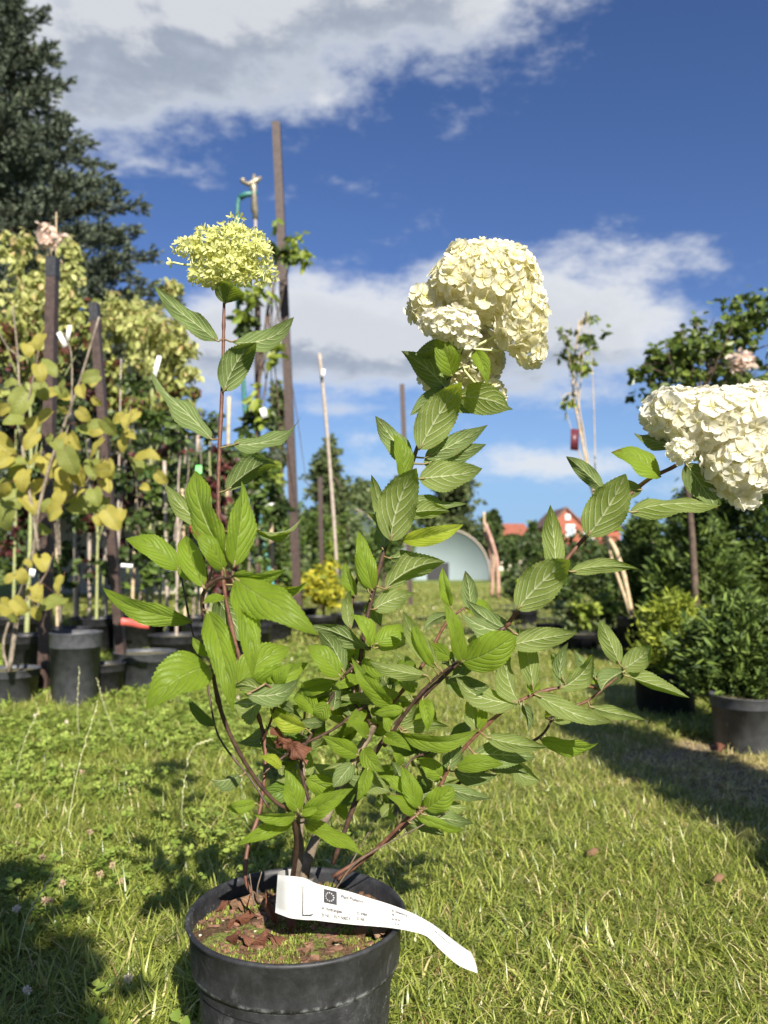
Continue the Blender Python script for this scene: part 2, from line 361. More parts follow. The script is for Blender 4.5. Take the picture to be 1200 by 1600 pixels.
def scatter(name, label, cat, pts, scl, key, seed=0):
    """one point mesh; geometry nodes put the patches of a collection on it"""
    me = bpy.data.meshes.new(name); me.from_pydata([tuple(p) for p in pts], [], [])
    at = me.attributes.new('size', 'FLOAT', 'POINT'); at.data.foreach_set('value', np.asarray(scl, dtype=np.float32))
    at = me.attributes.new('spin', 'FLOAT_VECTOR', 'POINT'); sp_ = np.zeros((len(pts), 3), dtype=np.float32)
    rr = np.random.default_rng(seed); sp_[:, 2] = rr.uniform(0, 6.283, len(pts)); sp_[:, :2] = rr.normal(0, .06, (len(pts), 2)); at.data.foreach_set('vector', sp_.ravel())
    o = bpy.data.objects.new(name, me); COL.objects.link(o)
    nt = bpy.data.node_groups.new(name, 'GeometryNodeTree')
    nt.interface.new_socket('Geometry', in_out='INPUT', socket_type='NodeSocketGeometry'); nt.interface.new_socket('Geometry', in_out='OUTPUT', socket_type='NodeSocketGeometry')
    N = nt.nodes.new; L = nt.links.new
    gi, go = N('NodeGroupInput'), N('NodeGroupOutput'); ip = N('GeometryNodeInstanceOnPoints'); ci = N('GeometryNodeCollectionInfo')
    ci.inputs['Collection'].default_value = colls[key]; ci.inputs['Separate Children'].default_value = True; ci.inputs['Reset Children'].default_value = True
    ip.inputs['Pick Instance'].default_value = True
    a1 = N('GeometryNodeInputNamedAttribute'); a1.data_type = 'FLOAT'; a1.inputs[0].default_value = 'size'
    a2 = N('GeometryNodeInputNamedAttribute'); a2.data_type = 'FLOAT_VECTOR'; a2.inputs[0].default_value = 'spin'
    L(gi.outputs[0], ip.inputs['Points']); L(ci.outputs[0], ip.inputs['Instance'])
    L([s for s in a1.outputs if s.enabled][0], ip.inputs['Scale']); L([s for s in a2.outputs if s.enabled][0], ip.inputs['Rotation'])
    L(ip.outputs[0], go.inputs[0])
    md = o.modifiers.new('scatter', 'NODES'); md.node_group = nt
    return tag(o, label, cat, kind='stuff')
POTC = Vector((-.0965, .880, 0))
def grid(x0, x1, y0, y1, st, seed):
    r = np.random.default_rng(seed); X, Y = np.meshgrid(np.arange(x0, x1, st), np.arange(y0, y1, st)); X = X.ravel(); Y = Y.ravel()
    X = X+r.uniform(-.45, .45, len(X))*st; Y = Y+r.uniform(-.45, .45, len(Y))*st
    k = ((X-POTC.x)**2+(Y-POTC.y)**2 > .145**2); return X[k], Y[k], r
# bare, trodden strip in front of the right-hand pots
def bare(X, Y): return np.exp(-((X-.98)/.34)**2-((Y-2.35)/.50)**2)
X, Y, r = grid(-2.9, 3.2, .30, 5.4, .085, 1)
near = (Y < 5.4) & (np.abs(X) < .62*Y+1.1)
dryf = np.clip(.5+.45*np.tanh((X-.05*Y+.10)*3)+.5*(vnoise(X, Y, 3.1, 3)-.5), 0, 1)
isdry = r.random(len(X)) < dryf
bz = bare(X, Y) > (.35+.3*r.random(len(X)))
k = near & ~isdry & ~bz
scatter('lush_grass', 'short lush green grass of the lawn left of the black pot', 'grass', np.c_[X, Y, X*0][k], .8+.45*r.random(k.sum()), 'lush', 1)
k = near & isdry & ~bz
scatter('lawn_grass', 'short sunlit grass with straw blades right of the black pot', 'grass', np.c_[X, Y, X*0][k], .75+.4*r.random(k.sum()), 'dry', 2)
k = near & (bz | (bare(X, Y) > .15) | (r.random(len(X)) < .10))
scatter('straw_thatch', 'dry brown straw and clippings on the bare strip by the right hand pots', 'straw', np.c_[X, Y, X*0][k], .8+.4*r.random(k.sum()), 'thatch', 3)
cl = vnoise(X, Y, 4.2, 9)
k = near & (cl*.75+.25*r.random(len(X))+(.22*(X < -.25))-.4*(X > .05) > .66) & ~bz
scatter('clover', 'low patches of three leaved clover among the grass on the left', 'clover', np.c_[X, Y, X*0][k], .85+.4*r.random(k.sum()), 'clover', 4)
tl = vnoise(X, Y, 2.6, 21)+.35*r.random(len(X))
k = near & (tl > 1.02+.1*(X > 0)) & ~bz
# taller unmown grass against the pots on the left
k2 = near & (Y > 2.9) & (X < -.7*Y*.36) & (r.random(len(X)) < .5)
k = k | k2
scatter('long_grass', 'longer unmown tufts of grass standing out of the lawn', 'grass', np.c_[X, Y, X*0][k], .8+.6*r.random(k.sum()), 'tall', 5)
X, Y, r = grid(-9, 9, 5.3, 22, .36, 2)
k = (np.abs(X) < .62*Y+1.5)
scatter('distant_grass', 'grass path running back between the plants towards the polytunnel', 'grass', np.c_[X, Y, X*0][k], .9+.5*r.random(k.sum()), 'far', 6)
# ---------------------------------------------------------------- black nursery pot in front
RIMZ = .230; RR = .1225
m_, g = newmat('weathered_black_plastic'); t = g.n('ShaderNodeTexCoord')
n1 = g.noise(t.outputs['Object'], 28, 8, .75); n2 = g.noise(t.outputs['Object'], 230, 4, .7); n3 = g.noise(t.outputs['Object'], 7, 4, .6)
c = g.mix(g.sstep(n1, .35, .8), (.014, .014, .016), (.050, .051, .056))
c = g.mix(g.m('MULTIPLY', g.sstep(n2, .58, .72), g.sstep(n3, .44, .62)), c, (.34, .35, .36))
n5 = g.noise(t.outputs['Object'], 14, 7, .8, 1.5)
c = g.mix(g.m('MULTIPLY', g.sstep(n5, .52, .70), .55), c, (.13, .13, .135))
sp = g.n('ShaderNodeSeparateXYZ'); g.put(sp.inputs[0], t.outputs['Object'])
ring = g.m('MULTIPLY', g.sstep(g.m('ABSOLUTE', g.m('SUBTRACT', sp.outputs[2], RIMZ-.046)), .005, .0), g.sstep(n1, .46, .62))
c = g.mix(g.m('MULTIPLY', ring, .8), c, (.42, .43, .44))
g.put(g.out.inputs[0], princ(g, c, g.m('ADD', .38, g.m('MULTIPLY', n1, .35)), .5, g.bump(n2, .25, .0008))); M['potblack'] = m_
pot = thing('plant_pot', (POTC.x, POTC.y, 0), 'weathered black plastic nursery pot in the foreground holding the white hydrangea', 'plant pot')
mb = MB()
mb.lathe(POTC, [(0, .004), (.088, .004), (.092, 0), (.094, .006), (.1060, RIMZ-.048), (.1060, RIMZ-.040)], 96)
mb.build('pot_wall', M['potblack'], pot)
mb = MB()
mb.lathe(POTC, [(a*.972, b) for a, b in [(.1100, RIMZ-.0455), (.1165, RIMZ-.0465), (.1172, RIMZ-.043), (.1195, RIMZ-.006), (.1235, RIMZ-.002), (.1240, RIMZ), (.1225, RIMZ+.002), (.1195, RIMZ+.0015), (.1185, RIMZ-.004), (.1110, RIMZ-.06)]], 96)
mb.build('rim', M['potblack'], pot)
def soil_h(x, y):
    r_ = math.hypot(x, y)/.117
    return RIMZ-.020+.007*(1-r_*r_)+.010*(float(vnoise([x], [y], 34, 5)[0])-.5)+.005*(float(vnoise([x], [y], 90, 6)[0])-.5)
m_, g = newmat('potting_soil'); t = g.n('ShaderNodeTexCoord')
n1 = g.noise(t.outputs['Object'], 26, 5, .6); n2 = g.noise(t.outputs['Object'], 330, 6, .75); n3 = g.noise(t.outputs['Object'], 55, 4, .6)
dirt = g.mix(g.sstep(n2, .3, .7), (.045, .028, .018), (.20, .125, .07)); moss = g.mix(g.sstep(n2, .3, .7), (.07, .085, .015), (.30, .33, .09))
c = g.mix(g.sstep(g.m('ADD', n1, g.m('MULTIPLY', g.m('SUBTRACT', n3, .5), .6)), .50, .60), dirt, moss)
g.put(g.out.inputs[0], princ(g, c, .95, .15, g.bump(g.m('ADD', n2, n3), 1.0, .004))); M['potsoil'] = m_
V = []; Fs = []; nr, na = 34, 72
for i in range(nr+1):
    for j in range(na):
        rr = .1135*i/nr; a = 2*math.pi*j/na; x, y = rr*math.cos(a), rr*math.sin(a)
        V.append((POTC.x+x, POTC.y+y, soil_h(x, y)))
for i in range(nr):
    for j in range(na): Fs.append((i*na+j, i*na+(j+1) % na, (i+1)*na+(j+1) % na, (i+1)*na+j))
link('soil', mesh(V, Fs, M['potsoil'], True, pot.location), pot)
# moss: very many tiny upright shoots
r = np.random.default_rng(5); V = []; Fs = []; C = []
for i in range(5200):
    rr = .109*math.sqrt(r.random()); a = r.uniform(0, 6.283); x, y = rr*math.cos(a), rr*math.sin(a)
    if float(vnoise([x], [y], 30, 8)[0])+.15*(y < 0) < .50+.2*r.random(): continue
    z = soil_h(x, y); s = r.uniform(.0012, .0034); b = len(V)
    for k in range(3):
        q = r.uniform(0, 6.283); w = s*.5
        V += [(POTC.x+x+math.cos(q)*w, POTC.y+y+math.sin(q)*w, z-.001), (POTC.x+x-math.cos(q)*w, POTC.y+y-math.sin(q)*w, z-.001), (POTC.x+x+r.normal(0, s*.6), POTC.y+y+r.normal(0, s*.6), z+s*1.5)]
        Fs.append((b+3*k, b+3*k+1, b+3*k+2))
    C += [(r.random(), r.random(), r.random())]*9
M['moss'] = foliage('moss', (.10, .14, .02), (.36, .40, .10), .2, .8, .1, c3=(.20, .13, .06), p3=.25)
tag(link('moss', mesh(V, np.array(Fs), M['moss'], False, pot.location, col=C), pot), kind='stuff')
# small stones and bark in the soil
M['pebble'] = simple('pebble', (.30, .25, .16), (.60, .52, .36), .7, 80, .2)
M['bark'] = simple('bark_chip', (.09, .045, .028), (.24, .13, .08), .85, 120, .6, .001)
mbp, mbb = MB(), MB()
for i in range(420):
    rr = .108*math.sqrt(r.random()); a = r.uniform(0, 6.283); x, y = rr*math.cos(a), rr*math.sin(a); z = soil_h(x, y); s = r.uniform(.0012, .0034)
    if i % 9 == 0: mbp.lathe((POTC.x+x, POTC.y+y, z-s*.3), [(.0001, -s*.6), (s*.8, -s*.3), (s, 0), (s*.8, s*.5), (.0001, s*.75)], 7)
    else:
        Mx = Matrix.Rotation(r.uniform(0, 6.28), 3, 'Z') @ Matrix.Rotation(r.normal(0, .4), 3, 'X')
        mbb.box((POTC.x+x, POTC.y+y, z+s*.2), (s*r.uniform(2, 5), s*1.6, s*.7), M=Mx)
tag(mbp.build('pebbles', M['pebble'], pot), kind='stuff'); tag(mbb.build('bark_chips', M['bark'], pot, smooth=False), kind='stuff')

# dead curled leaves lying on the soil
M['dead'] = leafmat('dead_leaf', (.14, .055, .03), (.24, .11, .065), (.30, .10, .03), vein_top=(.16, .07, .04), vein_under=(.28, .15, .09), nv=7, trans=.12, rough=.6, bst=.6)
M['dead2'] = leafmat('dead_leaf_tan', (.22, .125, .07), (.32, .21, .13), (.35, .18, .06), vein_top=(.25, .15, .08), vein_under=(.34, .23, .14), nv=7, trans=.12, rough=.6, bst=.6)

def leaf_geo(B, T, W, n, bow=.08, fold=.18, curl=0., side=0., wave=.03, teeth=.028, prof='ovate', nu=38, nv=5, tip=.0, roll_edge=0., seed=0, twist=0., quilt=0.):
    """blade from B to T (world); n = direction its upper face looks to"""
    rr = random.Random(seed); a = (T-B); L = a.length; a.normalize(); n = (n-a*n.dot(a)).normalized(); y = n.cross(a)
    V = []; UV = []; ph = rr.uniform(0, 6.28); wv = wave*L
    for i in range(nu+1):
        u = i/nu
        if prof == 'ovate': p = (u**.62)*((1-u)**.92)/.354 if 0 < u < 1 else 0
        elif prof == 'heart': p = min(1, (u+.02)**.33*(max(1-u, 0))**.62/.541) if u < 1 else 0
        elif prof == 'round': p = (u**.5)*((1-u)**.55)/.487 if 0 < u < 1 else 0
        elif prof == 'lance': p = (u**.7)*((1-u)**1.05)/.308 if 0 < u < 1 else 0
        p = max(p, .012)
        hw = W/2*p*(1+(teeth if i % 2 else -teeth)*(1 if 0 < i < nu else 0))
        cz = bow*L*4*u*(1-u)-tip*L*max(0, u-.55)**2*4
        cy = side*L*4*u*(1-u)
        for j in range(-nv, nv+1):
            v = j/nv; av = abs(v)
            yy = hw*v*(math.cos(fold*1.2))
            zz = hw*av*math.sin(fold*1.2)*(1-.25*av) - curl*hw*av*av*1.2
            zz += wv*math.sin(u*11+ph+(1.7 if v > 0 else 0))*av*av*p
            zz -= quilt*L*math.cos(6.2832*6.0*(u-.28*av-.26*av*av))*min(1, av*3)*(1-.3*av)*min(1, p*2)
            if prof == 'heart' and u < .2: uu = u-.10*av*(1-u/.2)
            else: uu = u
            # teeth point forward
            ct_, st_ = math.cos(twist*(u-.25)), math.sin(twist*(u-.25)); yy, zz = yy*ct_-zz*st_, yy*st_+zz*ct_
            V.append(B+a*(uu*L+(hw*.06 if (i % 2 and av == 1) else 0))+y*(yy+cy)+n*(zz+cz)); UV.append((u, (v+1)/2))
    m = 2*nv+1
    Fs = [(i*m+j, (i+1)*m+j, (i+1)*m+j+1, i*m+j+1) for i in range(nu) for j in range(m-1)]
    return V, Fs, UV
def add_leaf(name, B, T, W, n, mat, parent, att=None, pet=.0011, petmat=None, label=None, **k):
    V, Fs, UV = leaf_geo(B, T, W, n, **k); mi = [0]*len(Fs)
    if att is not None and (att-B).length > .001:
        a = (T-B).normalized(); d = (B-att).length
        pts = catmull([att, att+(B-att)*.5-Vector((0, 0, 1))*d*.02, B, B+a*min(.1*(T-B).length, .01)-n*.0003], 3)
        mb = MB(); mb.tube(pts, [pet*1.15]*3+[pet]*(len(pts)-4)+[pet*.5], 6)
        b = len(V); V += [Vector(v) for v in mb.v]; Fs += [tuple(i+b for i in f) for f in mb.f]; UV += [(0, .5)]*len(mb.v); mi += [1]*len(mb.f)
    me = mesh([tuple(v) for v in V], Fs, [mat, petmat or M['petiole']], True, B, uv=UV, midx=mi, name=name)
    o = link(name, me, parent, B)
    if label: o['label'] = label
    return o
spots = [(-.075, -.012, 30, .040, .016, 'dead'), (-.094, .022, 70, .030, .014, 'dead'), (-.085, .045, 10, .050, .020, 'dead2'), (-.070, -.040, -20, .036, .018, 'dead'),
         (-.045, -.046, 5, .040, .014, 'dead'), (-.020, -.020, 110, .040, .018, 'dead'), (-.004, -.034, 80, .034, .014, 'dead'), (.060, -.038, 12, .044, .012, 'dead2'),
         (.085, -.012, -30, .030, .014, 'dead'), (.035, -.055, -8, .024, .010, 'dead2'), (-.06, .02, 140, .03, .014, 'dead2'), (.05, .05, 20, .03, .012, 'dead')]
dl = ['curled red brown dead leaf near the left rim of the black pot', 'red brown dead leaf tucked under the left inner rim of the black pot', 'tan curled dead leaf at the back left inside the black pot',
      'crumpled rust coloured leaf at the front left of the pot soil', 'flat brown leaf strip lying on moss left of the soil middle', 'rust brown dead leaf standing up just under the paper label, the left of a pair',
      'rust brown dead leaf standing up just under the paper label, the right of a pair', 'long tan dead leaf lying below the printed label at the right of the soil', 'small brown dead leaf against the right inner rim of the pot',
      'small tan leaf scrap on the moss near the front rim', 'tan dead leaf by the thin pale stem on the left of the pot', 'brown dead leaf behind the paper label near the back rim']
for i, (x, y, a, L, W, mt) in enumerate(spots):
    z = soil_h(x, y)+.004; up = .022 if i in (5, 6) else random.uniform(.0, .008)
    B = Vector((POTC.x+x, POTC.y+y, z)); T = B+Vector((math.cos(R(a))*L, math.sin(R(a))*L*.8, up))
    if i in (5, 6): B, T = B, B+Vector((-.014 if i == 5 else .004, .010, .030))
    o = add_leaf('dead_leaf', B, T, W, Vector((random.uniform(-.4, .4), -.6, 1)), M[mt], None, bow=.24, fold=.85, curl=1.3, wave=.30, nu=18, nv=4, seed=i, twist=random.uniform(-2.2, 2.2), prof='lance', teeth=.09)
    tag(o, dl[i], 'dead leaf', 'dead leaves on the soil of the black pot')

# ---------------------------------------------------------------- the hydrangea
hy = thing('hydrangea', (POTC.x, POTC.y, RIMZ-.018), 'tall white panicle hydrangea with three flower heads growing in the front black pot', 'shrub')
STEMS = {
 # name: (material, [(px, py, Y, radius mm)...])
 'A': ('stem', [(405, 1412, .86, 2.6), (384, 1375, .86, 2.6), (388, 1320, .87, 2.6), (405, 1270, .89, 2.6), (414, 1205, .92, 2.5), (412, 1150, .93, 2.7), (395, 1092, .93, 2.6), (372, 1020, .93, 2.6), (352, 930, .93, 2.8), (343, 830, .93, 2.9), (341, 770, .93, 2.9), (343, 700, .93, 2.9), (347, 612, .93, 2.6), (349, 540, .93, 2.4), (350, 480, .93, 2.2), (352, 430, .93, 2.0)]),
 'B': ('stem_dark', [(456, 1380, .84, 3.4), (463, 1320, .80, 3.0), (455, 1272, .76, 2.3), (425, 1248, .745, 2.2), (388, 1200, .735, 2.3), (352, 1130, .725, 2.4), (334, 1060, .715, 2.4), (329, 1000, .705, 2.4), (316, 945, .70, 2.3), (322, 920, .69, 2.2), (340, 905, .685, 2.2), (362, 900, .68, 2.0), (363, 888, .68, 1.6)]),
 'B2': ('stem', [(322, 920, .69, 1.6), (330, 895, .70, 1.6), (333, 880, .71, 1.2)]),
 'I': ('stem_dark', [(420, 1262, .78, 1.4), (390, 1215, .79, 1.3), (350, 1165, .80, 1.2), (335, 1130, .81, 1.2), (322, 1060, .82, 1.2), (300, 985, .82, 1.2), (288, 925, .82, 1.1), (280, 885, .82, 1.0)]),
 'C': ('wood', [(470, 1385, .86, 7.0), (490, 1318, .87, 6.6), (530, 1235, .89, 6.0), (556, 1185, .90, 5.6), (575, 1150, .91, 5.8), (583, 1135, .91, 5.2), (581, 1126, .91, 4.6)]),
 'C2': ('stem_dark', [(583, 1138, .91, 4.9), (570, 1105, .915, 4.4), (563, 1060, .92, 3.9), (566, 1010, .92, 3.4), (575, 960, .92, 3.2), (586, 915, .92, 3.3), (600, 860, .92, 3.2), (612, 825, .92, 3.0), (632, 765, .925, 3.0), (650, 705, .93, 2.9), (668, 660, .93, 2.8), (690, 610, .935, 2.8), (708, 580, .94, 2.6), (722, 545, .945, 2.4), (740, 500, .95, 2.2)]),
 'D': ('stem_dark', [(520, 1350, .88, 3.0), (560, 1240, .885, 3.6), (590, 1170, .89, 3.2), (636, 1112, .885, 3.2), (690, 1060, .88, 3.1), (745, 1008, .875, 3.0), (790, 980, .87, 3.0)]),
 'D2': ('stem', [(790, 980, .87, 3.0), (815, 948, .865, 2.9), (860, 905, .865, 2.8), (905, 850, .865, 2.8), (940, 815, .865, 2.8), (978, 778, .86, 2.8), (1015, 748, .86, 2.8), (1055, 728, .86, 2.7), (1095, 700, .87, 2.4)]),
 'E': ('stem', [(520, 1370, .87, 2.6), (590, 1325, .88, 2.6), (640, 1283, .90, 2.6), (678, 1245, .91, 2.6), (705, 1195, .91, 2.6), (743, 1150, .905, 2.6), (785, 1112, .90, 2.5), (833, 1085, .90, 2.4), (875, 1074, .90, 2.2), (900, 1068, .90, 2.0), (940, 1078, .91, 1.4)]),
 'E2': ('stem', [(833, 1085, .90, 1.8), (880, 1100, .91, 1.8), (912, 1098, .91, 1.7), (950, 1070, .91, 1.6), (975, 1048, .91, 1.4)]),
 'Fr': ('stem_dark', [(660, 1262, .93, 2.6), (720, 1222, .95, 2.5), (765, 1200, .95, 2.3), (800, 1175, .95, 2.1), (845, 1150, .95, 2.0), (865, 1120, .95, 1.6)]),
 'H': ('stem', [(528, 1375, .86, 2.8), (560, 1350, .85, 2.6), (600, 1315, .84, 2.4), (640, 1275, .83, 2.2), (655, 1262, .825, 1.6)]),
 'K': ('stem_dark', [(500, 1300, .90, 2.6), (470, 1195, .90, 2.2), (500, 1125, .90, 2.0), (535, 1060, .90, 1.9), (560, 1035, .90, 1.5)]),
 'K2': ('stem_dark', [(410, 1210, .89, 1.4), (440, 1185, .90, 1.9), (470, 1165, .90, 2.1), (520, 1140, .90, 2.0), (560, 1110, .90, 1.9), (583, 1096, .90, 1.6), (605, 1085, .90, 1.2)]),
 'N': ('stem', [(583, 1138, .91, 4.0), (612, 1100, .92, 2.8), (660, 1040, .93, 2.5), (690, 985, .93, 2.2), (705, 965, .93, 2.0), (725, 950, .93, 1.4)]),
 'O': ('stem_dark', [(600, 1165, .89, 3.0), (640, 1105, .87, 2.3), (680, 1060, .86, 2.0), (715, 1035, .85, 1.6)]),
 'Q': ('stem_dark', [(566, 1010, .92, 2.0), (575, 1015, .90, 1.6), (580, 1008, .88, 1.4)]),
 'S': ('stem_dark', [(560, 1130, .90, 2.0), (545, 1010, .93, 2.2), (550, 940, .94, 2.2), (562, 890, .94, 2.0), (570, 850, .94, 1.4)]),
 'T': ('wood', [(492, 1390, .90, 3.8), (470, 1330, .90, 3.4), (476, 1240, .93, 3.0), (472, 1160, .94, 2.0), (482, 1068, .95, 1.6)]),
 'G2': ('wood', [(460, 1385, .85, 4.6), (470, 1330, .84, 4.2), (466, 1290, .80, 2.4), (466, 1272, .76, 1.8)]),
 'U': ('stem', [(410, 1160, .93, 1.8), (425, 1120, .90, 1.6), (430, 1085, .88, 1.4), (415, 1068, .87, 1.2)]),
 'V': ('stem_dark', [(640, 1283, .92, 1.8), (620, 1240, .98, 1.8), (640, 1190, 1.0, 1.6), (672, 1175, 1.02, 1.4), (700, 1160, 1.02, 1.0)]),
 'W': ('stem_dark', [(500, 1310, .94, 1.4), (530, 1230, 1.0, 1.3), (570, 1225, 1.02, 1.2), (600, 1235, 1.02, 1.0)]),
 'X': ('wood', [(520, 1395, .84, 1.0), (560, 1345, .83, 1.0), (640, 1300, .82, .9), (700, 1268, .82, .7)]),
 'Y1': ('wood', [(523, 1390, .88, 1.3), (548, 1350, .88, 1.0), (576, 1300, .88, .7)]),
 'Z1': ('wood', [(405, 1412, .85, 1.2), (402, 1390, .84, 1.0), (409, 1362, .84, .6)]),
 'Z2': ('wood', [(398, 1415, .845, 1.2), (394, 1395, .84, 1.0), (390, 1365, .84, .6)]),
}
SP = []    # samples along all stems: (px, py, Y, key)
for key, (mt, pts) in STEMS.items():
    cp = catmull(pts, 6); mb = MB(); W3 = [P(p[0], p[1], p[2]) for p in cp]
    rd = [max(p[3], .5)*.00084*(1+.06*math.sin(i*1.7)) for i, p in enumerate(cp)]
    if mt in ('stem', 'stem_dark'):          # swollen nodes every few centimetres
        for q in range(9, len(cp)-2, 12): rd[q] *= 1.35
    mb.tube(W3, rd, 10)
    mb.build('stem', M[mt], hy)
    for p in cp: SP.append((p[0], p[1], p[2], key))
SPa = np.array([(a, b, c) for a, b, c, k in SP])
def stem_near(px, py, keys=None):
    d = (SPa[:, 0]-px)**2+(SPa[:, 1]-py)**2
    if keys: d = d+np.array([0 if s[3] in keys else 1e9 for s in SP])
    i = int(np.argmin(d)); return SP[i]
nleaf = [0]
def hleaf(bx, by, tx, ty, w, side='u', roll=0, dT=0., dB=-.006, bow=None, mat=None, keys=None, fold=None, **k):
    nleaf[0] += 1; i = nleaf[0]; rr = random.Random(i*17)
    s = stem_near(bx, by, keys); att = P(s[0], s[1], s[2]); Yb = s[2]+dB
    B = P(bx, by, Yb); T = P(tx, ty, Yb+dT); mid = (B+T)/2; a = (T-B).normalized()
    c = (EYE-mid).normalized(); c = (c-a*c.dot(a)).normalized()
    fold = fold if fold is not None else rr.uniform(.20, .80); w = w*.87
    if not (w > 55 and side == 'u'): roll = roll+rr.gauss(0, 20); dT = dT+rr.gauss(0, .010)
    Wd = w*Yb/F/max(.35, math.cos(R(roll)))*1.02/math.cos(fold*.75)
    if bow is None: bow = rr.uniform(.03, .13)
    c = Matrix.Rotation(R(roll), 3, a) @ c
    n = -c if side == 'u' else c
    if mat is None: mat = 'leaf' if (side == 't' or rr.random() < .5) else 'leaf_dark'
    return add_leaf('leaf', B, T, Wd, n, M[mat], hy, att, pet=.00078+.000008*w, bow=bow, fold=fold if fold is not None else rr.uniform(.22, .85), seed=i, tip=rr.uniform(.04, .26), curl=rr.uniform(0, .4), side=rr.uniform(-.07, .07), wave=rr.uniform(.02, .06), twist=rr.uniform(-.9, .9), quilt=.0042, **k)
u, t = 'u', 't'
